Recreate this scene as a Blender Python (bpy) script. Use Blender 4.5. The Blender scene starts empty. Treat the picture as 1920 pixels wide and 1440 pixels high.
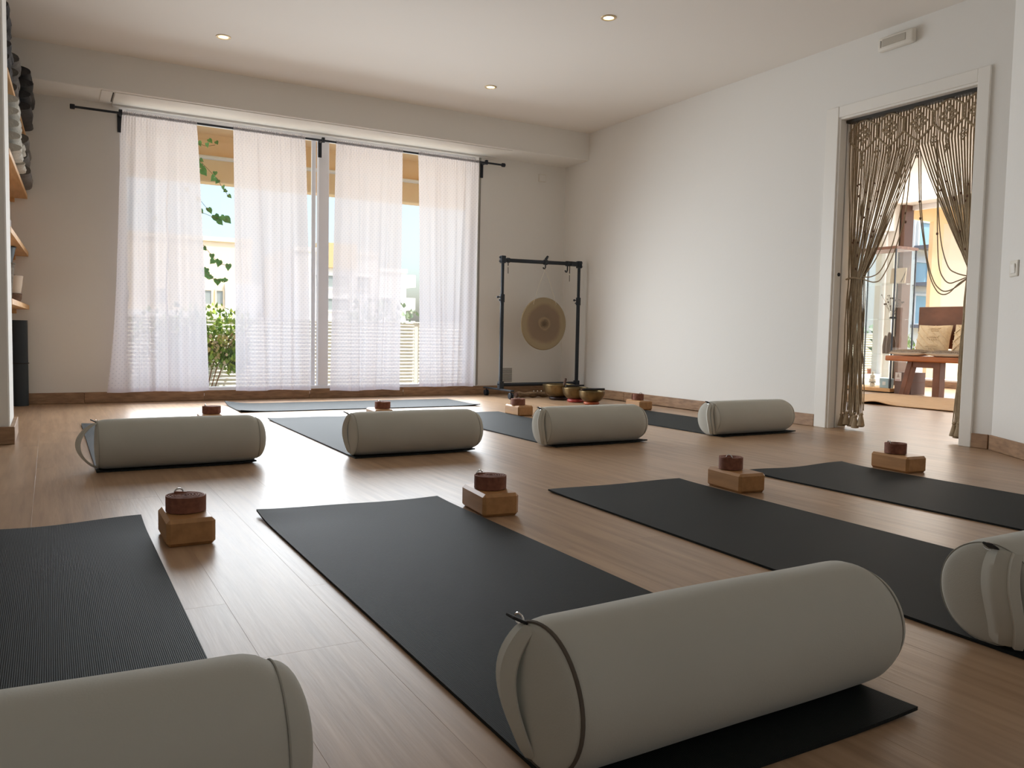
import bpy, bmesh, math, random
from mathutils import Vector, Matrix
random.seed(7)
SC = bpy.context.scene
COL = SC.collection
PI = math.pi

# ------------------------------------------------------------------ camera, world, sun, added fill lamps, exposure
cam_d = bpy.data.cameras.new('camera'); cam = bpy.data.objects.new('camera', cam_d); COL.objects.link(cam)
YAW, PITCH, ROLL = 0.5172, -0.0621, 0.0195
_f = Vector((math.sin(YAW)*math.cos(PITCH), math.cos(YAW)*math.cos(PITCH), math.sin(PITCH)))
_r = Vector((math.cos(YAW), -math.sin(YAW), 0)); _u = _r.cross(_f)
_r2 = _r*math.cos(ROLL)+_u*math.sin(ROLL); _u2 = -_r*math.sin(ROLL)+_u*math.cos(ROLL)
cam.matrix_world = Matrix(((_r2.x, _u2.x, -_f.x, 0), (_r2.y, _u2.y, -_f.y, 0), (_r2.z, _u2.z, -_f.z, .575), (0, 0, 0, 1)))
cam_d.sensor_width = 36; cam_d.lens = 36*1525.75/1920; cam_d.clip_start = .02; cam_d.clip_end = 500
SC.camera = cam

vs = SC.view_settings
vs.view_transform = 'Standard'; vs.look = 'None'; vs.gamma = 1; vs.use_curve_mapping = False
vs.exposure = 0.0

world = bpy.data.worlds.new('world'); SC.world = world; world.use_nodes = True
wn = world.node_tree.nodes; wl = world.node_tree.links
sky = wn.new('ShaderNodeTexSky'); sky.sky_type = 'NISHITA'; sky.sun_disc = False
sky.sun_elevation = math.radians(62); sky.sun_rotation = math.radians(130); sky.altitude = 0; sky.air_density = 1.0; sky.dust_density = 3.5; sky.ozone_density = 0.8
wn['Background'].inputs[1].default_value = 0.40
wl.new(sky.outputs[0], wn['Background'].inputs[0])

def lamp(name, kind, loc, direction, energy, color, **kw):
    d = bpy.data.lights.new(name, kind); d.energy = energy; d.color = color
    for k, v in kw.items(): setattr(d, k, v)
    o = bpy.data.objects.new(name, d); COL.objects.link(o); o.location = loc
    o.rotation_euler = Vector(direction).to_track_quat('-Z', 'Y').to_euler()
    return o
lamp('sun', 'SUN', (0, 0, 20), (-.35, .30, -.89), 6.5, (1, .95, .87), angle=.01)
# added area lamps that boost the daylight indoors
for _z in (.42, 1.03, 1.64):
    lamp('window_fill', 'AREA', (1.95, 6.47, _z), (0, -1, -.42), 29, (.885, .95, 1), shape='RECTANGLE', size=2.9, size_y=.58, spread=2.7)  # added on the room side of the curtains to brighten the interior
lamp('beam_fill', 'AREA', (1.95, 6.60, 2.06), (0, .2, 1), .5, (1, .93, .84), shape='RECTANGLE', size=2.9, size_y=.06)  # added strip lamp that brightens the beam underside
lamp('rear_fill', 'AREA', (1.0, -2.5, 1.7), (0, 1, .12), 9, (.94, .97, 1), shape='RECTANGLE', size=3.4, size_y=1.9)  # added weak fill at the back wall, no window there
lamp('hall_fill', 'AREA', (7.3, 6.66, 1.1), (0, -1, -.1), 26, (1, .98, .95), shape='RECTANGLE', size=3.6, size_y=1.8)  # added lamp at the north window, brightens the bench cushions
lamp('curtain_backlight', 'AREA', (1.95, 7.0, 1.1), (0, -1, 0), 14, (.97, .98, 1), shape='RECTANGLE', size=2.9, size_y=2.0)  # added just outside the glass to light the curtains from behind
lamp('hall_fill', 'AREA', (9.5, 5.0, 1.3), (-1, 0, -.05), 95, (1, .96, .9), shape='RECTANGLE', size=3.2, size_y=2.0)  # added lamp at the east glazing, brightens the next room
SC.cycles.max_bounces = 12; SC.cycles.diffuse_bounces = 6; SC.cycles.transparent_max_bounces = 24
SC.cycles.use_denoising = True
SC.cycles.sample_clamp_indirect = 6

# ------------------------------------------------------------------ materials
def lin(c):
    c = c/255
    return c/12.92 if c <= .04045 else ((c+.055)/1.055)**2.4
def S(r, g, b): return (lin(r), lin(g), lin(b), 1)
def newmat(name):
    m = bpy.data.materials.new(name); m.use_nodes = True
    return m, m.node_tree.nodes, m.node_tree.links, m.node_tree.nodes['Principled BSDF']
def mat(name, c, rough=.6, metal=0, c2=None, nscale=6, stretch=(1, 1, 1), bump=0, bscale=None, spec=.5, detail=4, rnd=0, coords='Object', sheen=0):
    m, n, l, p = newmat(name)
    p.inputs['Base Color'].default_value = c; p.inputs['Roughness'].default_value = rough; p.inputs['Metallic'].default_value = metal
    p.inputs['Specular IOR Level'].default_value = spec
    if sheen: p.inputs['Sheen Weight'].default_value = sheen
    tc = n.new('ShaderNodeTexCoord'); mp = n.new('ShaderNodeMapping'); mp.inputs['Scale'].default_value = stretch
    l.new(tc.outputs[coords], mp.inputs[0])
    if rnd:
        oi = n.new('ShaderNodeObjectInfo'); vm = n.new('ShaderNodeVectorMath'); vm.operation = 'SCALE'; vm.inputs[0].default_value = (31, 17, 11)
        l.new(oi.outputs['Random'], vm.inputs['Scale']); va = n.new('ShaderNodeVectorMath'); l.new(mp.outputs[0], va.inputs[0]); l.new(vm.outputs[0], va.inputs[1]); src = va.outputs[0]
    else: src = mp.outputs[0]
    if c2 is not None:
        nz = n.new('ShaderNodeTexNoise'); nz.inputs['Scale'].default_value = nscale; nz.inputs['Detail'].default_value = detail
        l.new(src, nz.inputs['Vector'])
        rp = n.new('ShaderNodeValToRGB'); rp.color_ramp.elements[0].position = .3; rp.color_ramp.elements[1].position = .7
        rp.color_ramp.elements[0].color = c; rp.color_ramp.elements[1].color = c2
        l.new(nz.outputs['Fac'], rp.inputs[0]); out = rp.outputs[0]
        if rnd:
            hs = n.new('ShaderNodeHueSaturation'); mr = n.new('ShaderNodeMapRange'); mr.inputs['To Min'].default_value = 1-rnd; mr.inputs['To Max'].default_value = 1+rnd
            l.new(oi.outputs['Random'], mr.inputs[0]); l.new(mr.outputs[0], hs.inputs['Value']); l.new(out, hs.inputs['Color']); out = hs.outputs[0]
        l.new(out, p.inputs['Base Color'])
    if bump:
        nb = n.new('ShaderNodeTexNoise'); nb.inputs['Scale'].default_value = bscale or nscale*8; nb.inputs['Detail'].default_value = 3
        l.new(src, nb.inputs['Vector']); bp = n.new('ShaderNodeBump'); bp.inputs['Strength'].default_value = bump; bp.inputs['Distance'].default_value = .01
        l.new(nb.outputs['Fac'], bp.inputs['Height']); l.new(bp.outputs[0], p.inputs['Normal'])
    return m

M = {}
M['wall'] = mat('wall_paint', S(233, 231, 226), .9, bump=.05, bscale=40, spec=.2)
M['ceiling'] = mat('ceiling_paint', S(238, 233, 226), .92, spec=.2)
M['floor'] = mat('oak_laminate', S(149, 120, 93), .36, c2=S(175, 145, 116), nscale=3.0, stretch=(14, .9, 1), bump=.04, bscale=9, spec=.42, rnd=.06)
M['skirting'] = mat('skirting_oak', S(128, 98, 72), .5, c2=S(166, 132, 100), nscale=4, stretch=(3, 3, 14), rnd=.12)
M['white_gloss'] = mat('white_lacquer', S(236, 233, 226), .4)
M['frame_white'] = mat('white_aluminium', S(245, 246, 250), .4)
M['dark_track'] = mat('dark_track', S(52, 48, 42), .6)
M['anthracite'] = mat('anthracite_metal', S(34, 38, 46), .45, metal=.3)
M['black_metal'] = mat('black_powder_coat', S(18, 26, 34), .45, c2=S(24, 34, 44), nscale=3)
M['chrome'] = mat('chrome', S(200, 200, 200), .2, metal=1)
M['block'] = mat('bamboo_block', S(158, 114, 70), .4, c2=S(180, 134, 86), nscale=4, stretch=(10, 1.2, 10), rnd=.08)
M['strap'] = mat('maroon_strap', S(112, 66, 50), .8, c2=S(138, 88, 66), nscale=60)
M['bolster'] = mat('stone_grey_cotton', S(180, 179, 170), .95, c2=S(185, 184, 175), nscale=4, bump=.06, bscale=400, spec=.15, sheen=.15)
M['piping'] = mat('grey_piping', S(88, 80, 71), .9)
M['piping_pale'] = mat('seam_thread', S(160, 158, 149), .95)
M['handle'] = mat('handle_cotton', S(184, 182, 172), .95, spec=.15)
M['black_tab'] = mat('black_tab', S(28, 27, 28), .7)
M['gong_cord'] = mat('pale_cord', S(214, 204, 184), .9)
M['brass'] = mat('hammered_brass', S(98, 84, 58), .32, metal=.9, c2=S(134, 114, 80), nscale=14, bump=.25, bscale=45)
M['cushion_dark'] = mat('dark_ring_silk', S(50, 30, 26), .5)
M['cushion_red'] = mat('red_ring_silk', S(150, 30, 40), .4, c2=S(190, 80, 70), nscale=30)
M['cushion_orange'] = mat('orange_ring_silk', S(170, 84, 44), .45)
M['dark_wood'] = mat('dark_wood', S(74, 50, 38), .5, c2=S(96, 66, 50), nscale=6, stretch=(1, 1, 8))
M['bark'] = mat('knotty_wood', S(92, 72, 50), .7, c2=S(140, 112, 82), nscale=9, stretch=(2, 8, 8), bump=.4)
M['cord'] = mat('macrame_cotton', S(150, 133, 109), .95, c2=S(170, 152, 126), nscale=40, spec=.1)
M['bead'] = mat('wooden_bead', S(104, 74, 52), .6)
M['shelf'] = mat('shelf_spruce', S(196, 150, 98), .55, c2=S(216, 172, 118), nscale=4, stretch=(12, 1.2, 12))
M['blanket_light'] = mat('light_grey_blanket', S(190, 186, 174), .95, c2=S(168, 164, 154), nscale=30, bump=.4, bscale=120)
M['blanket_dark'] = mat('charcoal_blanket', S(48, 47, 48), .95, c2=S(70, 68, 68), nscale=12, bump=.4, bscale=60)
M['blanket_grey'] = mat('grey_fleece', S(116, 112, 106), .95, c2=S(92, 88, 84), nscale=9, bump=.6, bscale=50)
M['roll_mat'] = mat('slate_mat_foam', S(30, 42, 50), .55, c2=S(36, 48, 56), nscale=4)
M['basket_white'] = mat('cream_felt', S(216, 200, 182), .95)
M['wicker'] = mat('brown_wicker', S(128, 96, 70), .8, c2=S(96, 70, 50), nscale=60, bump=.5)
M['wicker_grey'] = mat('grey_wicker', S(150, 140, 126), .9, c2=S(104, 96, 86), nscale=70, bump=.5)
M['teal'] = mat('dark_teal_glaze', S(42, 54, 60), .5)
M['bench'] = mat('honey_bench_wood', S(150, 84, 38), .45, c2=S(186, 112, 56), nscale=4, stretch=(6, 1, 8))
M['bench_dark'] = mat('brown_bench_wood', S(104, 68, 50), .55, c2=S(132, 88, 66), nscale=4, stretch=(8, 1, 2))
M['macrame_cushion'] = mat('cream_macrame', S(232, 214, 182), .95, c2=S(218, 196, 164), nscale=50, spec=.1)
M['cushion_grey'] = mat('grey_woven_cotton', S(140, 128, 116), .95, c2=S(170, 158, 144), nscale=50)
M['cushion_white'] = mat('white_cushion_cotton', S(226, 218, 204), .95)
M['rug'] = mat('jute_rug', S(182, 150, 114), .95, c2=S(202, 170, 132), nscale=9, stretch=(6, 1, 1), bump=.3, bscale=60)
M['cardboard'] = mat('brown_card', S(120, 100, 92), .85)
M['label'] = mat('label_paper', S(232, 228, 224), .8)
M['label_mark'] = mat('label_print', S(150, 60, 70), .8)
M['emblem'] = mat('label_emblem', S(168, 150, 140), .8)
M['porcelain'] = mat('white_porcelain', S(228, 220, 206), .35)
M['blue_box'] = mat('pale_blue_card', S(178, 200, 210), .7)
M['orange'] = mat('orange_render', S(250, 222, 178), .95, c2=S(246, 211, 162), nscale=3)
M['cream'] = mat('cream_render', S(236, 218, 188), .95)
M['bwhite'] = mat('white_render', S(246, 245, 240), .95)
M['bbeige'] = mat('beige_render', S(206, 180, 132), .95)
M['far_pane'] = mat('far_blue_pane', S(150, 190, 205), .3)
M['far_dark'] = mat('far_grey_shutter', S(150, 158, 156), .8)
M['rail'] = mat('far_railing', S(120, 120, 128), .6)
M['louvre'] = mat('cream_louvre', S(250, 246, 234), .7)
M['paving'] = mat('pale_paving', S(214, 204, 190), .9, c2=S(200, 190, 176), nscale=3)
M['ground'] = mat('far_ground', S(170, 160, 140), 1)
M['leaf'] = mat('ivy_leaf', S(92, 158, 92), .5, c2=S(132, 190, 104), nscale=6, rnd=.2)
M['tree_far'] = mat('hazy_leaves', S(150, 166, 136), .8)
M['leaf_dark'] = mat('dark_leaf', S(52, 90, 52), .6)
M['stem'] = mat('vine_stem', S(150, 110, 76), .8)
M['bulb_ring'] = mat('brass_ring', S(214, 190, 150), .4, metal=.4)
M['plastic'] = mat('white_plastic', S(226, 221, 210), .45)
M['plastic_grey'] = mat('frosted_cover', S(186, 180, 168), .35)
M['vent'] = mat('grey_vent', S(150, 146, 138), .6)
M['driftwood'] = mat('driftwood', S(112, 88, 72), .8, c2=S(84, 66, 54), nscale=8, stretch=(6, 6, 1))
M['plaque'] = mat('pale_board', S(202, 184, 160), .7)
M['dried'] = mat('dried_stems', S(96, 80, 66), .9)
M['column_brown'] = mat('brown_pvc', S(112, 84, 72), .5)

def yoga_mat():
    m, n, l, p = newmat('rubber_mat')
    p.inputs['Base Color'].default_value = S(26, 30, 30); p.inputs['Roughness'].default_value = .62; p.inputs['Specular IOR Level'].default_value = .14
    tc = n.new('ShaderNodeTexCoord')
    nz = n.new('ShaderNodeTexNoise'); nz.inputs['Scale'].default_value = 3; l.new(tc.outputs['Object'], nz.inputs['Vector'])
    rp = n.new('ShaderNodeValToRGB'); rp.color_ramp.elements[0].color = S(22, 26, 27); rp.color_ramp.elements[1].color = S(33, 37, 37)
    l.new(nz.outputs['Fac'], rp.inputs[0]); l.new(rp.outputs[0], p.inputs['Base Color'])
    w = n.new('ShaderNodeTexWave'); w.wave_type = 'BANDS'; w.bands_direction = 'X'; w.inputs['Scale'].default_value = 95; w.inputs['Distortion'].default_value = .6
    l.new(tc.outputs['Object'], w.inputs['Vector'])
    n2 = n.new('ShaderNodeTexNoise'); n2.inputs['Scale'].default_value = 240; l.new(tc.outputs['Object'], n2.inputs['Vector'])
    ad = n.new('ShaderNodeMath'); l.new(w.outputs['Fac'], ad.inputs[0]); l.new(n2.outputs['Fac'], ad.inputs[1])
    bp = n.new('ShaderNodeBump'); bp.inputs['Strength'].default_value = .22; bp.inputs['Distance'].default_value = .002
    l.new(ad.outputs[0], bp.inputs['Height']); l.new(bp.outputs[0], p.inputs['Normal'])
    return m
M['mat'] = yoga_mat()

def thin_glass(name, tint=(1, 1, 1, 1), refl=.06):
    m, n, l, p = newmat(name); n.remove(p)
    t = n.new('ShaderNodeBsdfTransparent'); t.inputs[0].default_value = tint
    g = n.new('ShaderNodeBsdfGlossy'); g.inputs['Roughness'].default_value = .02
    lw = n.new('ShaderNodeLayerWeight'); lw.inputs[0].default_value = .5; pw = n.new('ShaderNodeMath'); pw.operation = 'POWER'; pw.inputs[1].default_value = 4; l.new(lw.outputs['Facing'], pw.inputs[0])
    ms = n.new('ShaderNodeMath'); ms.operation = 'MULTIPLY_ADD'; ms.inputs[1].default_value = refl*5; ms.inputs[2].default_value = refl*.4; l.new(pw.outputs[0], ms.inputs[0])
    mx = n.new('ShaderNodeMixShader'); l.new(ms.outputs[0], mx.inputs[0]); l.new(t.outputs[0], mx.inputs[1]); l.new(g.outputs[0], mx.inputs[2])
    l.new(mx.outputs[0], n['Material Output'].inputs[0])
    return m
M['glass'] = thin_glass('window_glass', (.97, .985, .98, 1))
M['case_glass'] = thin_glass('case_glass', (.96, .975, .97, 1), .03)

def sheer(name, transp, dots=True):
    m, n, l, p = newmat(name); n.remove(p)
    tr = n.new('ShaderNodeBsdfTransparent'); tr.inputs[0].default_value = (1, .985, .985, 1)
    tl = n.new('ShaderNodeBsdfTranslucent'); tl.inputs[0].default_value = S(244, 240, 244)
    df = n.new('ShaderNodeBsdfDiffuse'); df.inputs[0].default_value = S(240, 236, 240)
    m1 = n.new('ShaderNodeMixShader'); m1.inputs[0].default_value = .25; l.new(tl.outputs[0], m1.inputs[1]); l.new(df.outputs[0], m1.inputs[2])
    m2 = n.new('ShaderNodeMixShader'); l.new(m1.outputs[0], m2.inputs[2]); l.new(tr.outputs[0], m2.inputs[1])
    m2.inputs[0].default_value = 1-transp
    if dots:   # small woven dots in a staggered grid
        uv = n.new('ShaderNodeUVMap'); uv.uv_map = 'UVMap'
        mp = n.new('ShaderNodeMapping'); mp.inputs['Rotation'].default_value = (0, 0, PI/4); mp.inputs['Scale'].default_value = (40, 40, 40); l.new(uv.outputs[0], mp.inputs[0])
        fr = n.new('ShaderNodeVectorMath'); fr.operation = 'FRACTION'; l.new(mp.outputs[0], fr.inputs[0])
        sb = n.new('ShaderNodeVectorMath'); sb.operation = 'DISTANCE'; sb.inputs[1].default_value = (.5, .5, 0)
        sx = n.new('ShaderNodeSeparateXYZ'); l.new(fr.outputs[0], sx.inputs[0]); cx = n.new('ShaderNodeCombineXYZ'); l.new(sx.outputs[0], cx.inputs[0]); l.new(sx.outputs[1], cx.inputs[1])
        l.new(cx.outputs[0], sb.inputs[0])
        lt = n.new('ShaderNodeMath'); lt.operation = 'LESS_THAN'; lt.inputs[1].default_value = .17; l.new(sb.outputs['Value'], lt.inputs[0])
        mc = n.new('ShaderNodeMixRGB'); mc.inputs[1].default_value = S(246, 242, 246); mc.inputs[2].default_value = S(228, 225, 232); l.new(lt.outputs[0], mc.inputs[0])
        l.new(mc.outputs[0], tl.inputs[0]); l.new(mc.outputs[0], df.inputs[0])
    l.new(m2.outputs[0], n['Material Output'].inputs[0])
    return m
M['sheer'] = sheer('dotted_voile', .095)
M['sheer_open'] = sheer('voile_gathers', .5, False)
M['sheer_hem'] = sheer('voile_hem', .12, False)

def glow(name, c, s):
    m, n, l, p = newmat(name); n.remove(p); e = n.new('ShaderNodeEmission'); e.inputs[0].default_value = c; e.inputs[1].default_value = s
    l.new(e.outputs[0], n['Material Output'].inputs[0]); return m
M['bulb'] = glow('lit_bulb', (1, .82, .5, 1), 6)

def gong_mat():
    m, n, l, p = newmat('aged_gong_bronze')
    p.inputs['Metallic'].default_value = .35; p.inputs['Roughness'].default_value = .5
    tc = n.new('ShaderNodeTexCoord'); ln = n.new('ShaderNodeVectorMath'); ln.operation = 'LENGTH'
    nz = n.new('ShaderNodeTexNoise'); nz.inputs['Scale'].default_value = 9; nz.inputs['Detail'].default_value = 6; l.new(tc.outputs['Object'], nz.inputs['Vector'])
    l.new(tc.outputs['Object'], ln.inputs[0])
    ma = n.new('ShaderNodeMath'); ma.operation = 'MULTIPLY_ADD'; ma.inputs[1].default_value = .05; l.new(nz.outputs['Fac'], ma.inputs[0]); l.new(ln.outputs['Value'], ma.inputs[2])
    sb = n.new('ShaderNodeMath'); sb.operation = 'SUBTRACT'; sb.inputs[1].default_value = .025; l.new(ma.outputs[0], sb.inputs[0])
    rp = n.new('ShaderNodeValToRGB'); cr = rp.color_ramp
    for e, (pos, c) in zip(cr.elements, [(0, S(138, 116, 88)), (.24, S(150, 132, 102))]): e.position = pos; e.color = c
    e = cr.elements.new(.055); e.color = S(146, 124, 96)
    e = cr.elements.new(.068); e.color = S(124, 104, 82)
    e = cr.elements.new(.160); e.color = S(128, 106, 84)
    e = cr.elements.new(.195); e.color = S(150, 132, 102)
    l.new(sb.outputs[0], rp.inputs[0]); l.new(rp.outputs[0], p.inputs['Base Color'])
    return m
M['gong'] = gong_mat(); M['gong_line'] = mat('etched_line', S(98, 80, 62), .6)

# ------------------------------------------------------------------ geometry helpers
def B(): return bmesh.new()
def box(bm, a, b, bev=0, mx=None, seg=1):
    x0, y0, z0 = [min(p, q) for p, q in zip(a, b)]; x1, y1, z1 = [max(p, q) for p, q in zip(a, b)]
    r = bmesh.ops.create_cube(bm, size=1, matrix=Matrix.Translation(((x0+x1)/2, (y0+y1)/2, (z0+z1)/2)) @ Matrix.Diagonal((x1-x0, y1-y0, z1-z0, 1)))
    vsx = r['verts']
    if bev:
        es = list({e for v in vsx for e in v.link_edges})
        rr = bmesh.ops.bevel(bm, geom=es, offset=bev, segments=seg, affect='EDGES', profile=.5)
        vsx = list({v for f in rr['faces'] for v in f.verts} | {v for v in vsx if v.is_valid})
    if mx is not None: bmesh.ops.transform(bm, matrix=mx, verts=vsx)
    return vsx
def frames(pts):
    pts = [Vector(p) for p in pts]; n = len(pts); T = []
    for i in range(n):
        t = (pts[min(i+1, n-1)]-pts[max(i-1, 0)]); T.append(t.normalized() if t.length > 1e-9 else Vector((0, 0, 1)))
    a = Vector((0, 0, 1)) if abs(T[0].z) < .9 else Vector((1, 0, 0))
    u = T[0].cross(a).normalized(); out = []
    for i in range(n):
        u = (u-T[i]*u.dot(T[i])); u = u.normalized() if u.length > 1e-9 else T[i].orthogonal().normalized()
        out.append((pts[i], u, T[i].cross(u)))
    return out
def tube(bm, pts, r, seg=6, closed=False, caps=True):
    fr = frames(pts); rings = []
    for i, (p, u, v) in enumerate(fr):
        rr = r[i] if isinstance(r, (list, tuple)) else r
        rings.append([bm.verts.new(p+u*(rr*math.cos(2*PI*k/seg))+v*(rr*math.sin(2*PI*k/seg))) for k in range(seg)])
    m = len(rings)
    for i in range(m if closed else m-1):
        a, b = rings[i], rings[(i+1) % m]
        for k in range(seg): bm.faces.new((a[k], a[(k+1) % seg], b[(k+1) % seg], b[k]))
    if caps and not closed:
        bm.faces.new(rings[0][::-1]); bm.faces.new(rings[-1])
def lathe(bm, prof, seg=24, mx=None, axis='z', wob=None):
    rings = []
    for i, (r, h) in enumerate(prof):
        if r < 1e-6: rings.append([bm.verts.new((0, 0, h))])
        else:
            rg = []
            for k in range(seg):
                a = 2*PI*k/seg; rr = r*(1+(wob(a, h) if wob else 0)); rg.append(bm.verts.new((rr*math.cos(a), rr*math.sin(a), h)))
            rings.append(rg)
    for a, b in zip(rings, rings[1:]):
        if len(a) == 1 and len(b) == 1: continue
        for k in range(seg):
            if len(a) == 1: bm.faces.new((a[0], b[k], b[(k+1) % seg]))
            elif len(b) == 1: bm.faces.new((a[k], a[(k+1) % seg], b[0]))
            else: bm.faces.new((a[k], a[(k+1) % seg], b[(k+1) % seg], b[k]))
    vv = [v for rg in rings for v in rg]
    R = Matrix.Identity(4)
    if axis == 'x': R = Matrix.Rotation(PI/2, 4, 'Y')
    if axis == 'y': R = Matrix.Rotation(-PI/2, 4, 'X')
    bmesh.ops.transform(bm, matrix=(mx or Matrix.Identity(4)) @ R, verts=vv)
    return vv
def cyl(bm, a, b, r, seg=16): tube(bm, [a, b], r, seg)
def ball(bm, c, r, sub=1, sc=(1, 1, 1)):
    bmesh.ops.create_icosphere(bm, subdivisions=sub, radius=r, matrix=Matrix.Translation(c) @ Matrix.Diagonal((*sc, 1)))
def grid(bm, nu, nv, fn, uv=None):
    g = [[bm.verts.new(fn(i/nu, j/nv)) for j in range(nv+1)] for i in range(nu+1)]
    lay = bm.loops.layers.uv.new('UVMap') if uv else None
    for i in range(nu):
        for j in range(nv):
            f = bm.faces.new((g[i][j], g[i+1][j], g[i+1][j+1], g[i][j+1]))
            if uv:
                for lp, (a, b) in zip(f.loops, ((i, j), (i+1, j), (i+1, j+1), (i, j+1))): lp[lay].uv = uv(a/nu, b/nv)
    return g
def prism(bm, poly, z0, z1):
    lo = [bm.verts.new((x, y, z0)) for x, y in poly]; hi = [bm.verts.new((x, y, z1)) for x, y in poly]; n = len(poly)
    bm.faces.new(lo[::-1]); bm.faces.new(hi)
    for k in range(n): bm.faces.new((lo[k], lo[(k+1) % n], hi[(k+1) % n], hi[k]))
def obj(name, bm, m, parent=None, smooth=True, at=None, world=False, sharp=.6):
    bmesh.ops.recalc_face_normals(bm, faces=bm.faces)
    if smooth:
        for f in bm.faces: f.smooth = True
        for e in bm.edges:
            if len(e.link_faces) == 2 and e.calc_face_angle(0) > sharp: e.smooth = False
    off = Vector((0, 0, 0))
    if world and parent is not None: off = parent.location.copy()
    if at is not None and parent is None: off = Vector(at)
    if off.length: bmesh.ops.translate(bm, vec=-off, verts=bm.verts)
    me = bpy.data.meshes.new(name); bm.to_mesh(me); bm.free()
    if m is not None: me.materials.append(M[m] if isinstance(m, str) else m)
    o = bpy.data.objects.new(name, me); COL.objects.link(o)
    if parent is not None: o.parent = parent
    elif at is not None: o.location = at
    return o
def thing(name, label, cat, loc=(0, 0, 0), rz=0, group=None):
    o = bpy.data.objects.new(name, None); COL.objects.link(o); o.location = loc; o.rotation_euler = (0, 0, rz); o.empty_display_size = .05
    return tag(o, label, cat, group)
def tag(o, label=None, cat=None, group=None, kind=None):
    if label: o['label'] = label
    if cat: o['category'] = cat
    if group: o['group'] = group
    if kind: o['kind'] = kind
    return o
def struct(name, bm, m, label=None, smooth=False):
    o = obj(name, bm, m, smooth=smooth); o['kind'] = 'structure'
    if label: o['label'] = label; 
    return o
def dup(root, loc, rz=0, label=None, scale=None):
    r = root.copy(); COL.objects.link(r); r.location = loc; r.rotation_euler = (0, 0, rz)
    if label: r['label'] = label
    if scale: r.scale = scale
    for ch in list(root.children):
        c = ch.copy(); COL.objects.link(c); c.parent = r
        for g in list(ch.children):
            d = g.copy(); COL.objects.link(d); d.parent = c
    return r

# ------------------------------------------------------------------ room shell
XR, YW, ZC, YB, ZB = 4.40, 6.76, 2.4455, 6.368, 2.196
# floor: slab with one object per plank where the planks can be told apart
bm = B(); box(bm, (-1.3, -2.6, -.12), (9.9, 7.0, -.004)); floor = struct('floor', bm, 'floor')
floor['label'] = 'oak laminate floor of long planks running towards the window'
PW, PL = .183, 1.22
bm = B(); box(bm, (-PW/2, -PL/2, -.006), (PW/2, PL/2, 0), .0003)
plank0 = obj('plank', bm, 'floor', floor, smooth=False); first = True
ix0 = int(math.floor((-0.85-.13)/PW)); rndp = random.Random(3)
seams = {0: 1.74, 1: 1.42, 2: 1.78}
for ix in range(ix0, 54):
    cx = .13+PW*(ix+.5)
    if cx > 9.75: break
    y = seams.get(ix, rndp.uniform(0, PL)) % PL - PL*3
    while y < 6.8:
        a, b = max(y, -.2), min(y+PL, 6.85); y += PL
        if b-a < .08: continue
        if cx > 4.4:
            if b < .58*cx-.15 or a > .82*cx+.1: continue
        elif b < .35: continue
        o = plank0 if first else plank0.copy()
        if not first: COL.objects.link(o); o.parent = floor
        first = False
        o.location = (cx, (a+b)/2, 0); o.scale = (1, (b-a)/PL, 1)

bm = B(); box(bm, (-1.3, -2.6, ZC), (XR+.16, YB+.05, ZC+.12)); struct('ceiling', bm, 'ceiling')
# window wall with its opening
WX0, WX1, WZ0, WZ1 = .47, 3.45, .048, 2.215
bm = B()
box(bm, (-.62, YW, -.1), (WX0, 7.02, 2.55)); box(bm, (WX1, YW, -.1), (XR+.1, 7.02, 2.55))
box(bm, (WX0, YW, -.1), (WX1, 7.02, WZ0)); box(bm, (WX0, YW, WZ1), (WX1, 7.02, 2.55)); struct('wall_window', bm, 'wall')
# right wall with door opening
DY0, DY1, DZ = 2.665, 3.585, 1.985
bm = B()
box(bm, (XR, DY1, 0), (XR+.16, YW, ZC+.05)); box(bm, (XR, 2.508, 0), (XR+.16, DY0, ZC+.05)); box(bm, (XR, DY0, DZ), (XR+.16, DY1, ZC+.05)); struct('wall_right', bm, 'wall')
dv = Vector((-.5944, -.8042, 0)); dn = Vector((.8042, -.5944, 0)); p0 = Vector((XR, 2.508, 0)); p1 = p0+dv*1.2
bm = B(); prism(bm, [(p0.x, p0.y), (p1.x, p1.y), (p1.x+dn.x*.15, p1.y+dn.y*.15), (p0.x+.16, p0.y)], 0, ZC+.05); struct('wall_corner', bm, 'wall')
bm = B(); box(bm, (p1.x-.02, -2.6, 0), (p1.x+.15, p1.y+.1, ZC+.05)); struct('wall_side', bm, 'wall')
bm = B(); box(bm, (-1.3, -2.75, 0), (p1.x+.15, -2.6, ZC+.05)); struct('wall_back', bm, 'wall')
bm = B(); box(bm, (-1.45, -2.6, 0), (-1.3, 4.54, ZC+.05)); box(bm, (-1.45, 4.54, 0), (-.17, 5.02, ZC+.05), .006); struct('wall_left', bm, 'wall')
bm = B(); box(bm, (-.78, 5.02, 0), (-.62, 7.02, ZC+.05)); struct('wall_alcove', bm, 'wall')
# dropped beam and shutter box
bm = B(); box(bm, (-.62, YB, ZB), (XR+.02, YW+.01, ZC+.1), .004); struct('trim_1', bm, 'wall')
bm = B(); box(bm, (.42, YB+.03, ZB-.006), (3.6, YW-.04, ZB+.002), .002); box(bm, (.42, YW-.035, ZB-.02), (3.6, YW-.005, ZB), .004)
o = struct('trim_2', bm, 'wall')
bm = B(); box(bm, (.335, YB+.02, ZB-.004), (.405, YW-.03, ZB+.001), .001); obj('cover_strip', bm, 'wall', o, smooth=False)
bm = B(); box(bm, (.408, YB+.05, ZB-.0045), (.415, YW-.09, ZB+.001)); obj('joint_gap', bm, 'dark_track', o, smooth=False)

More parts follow.
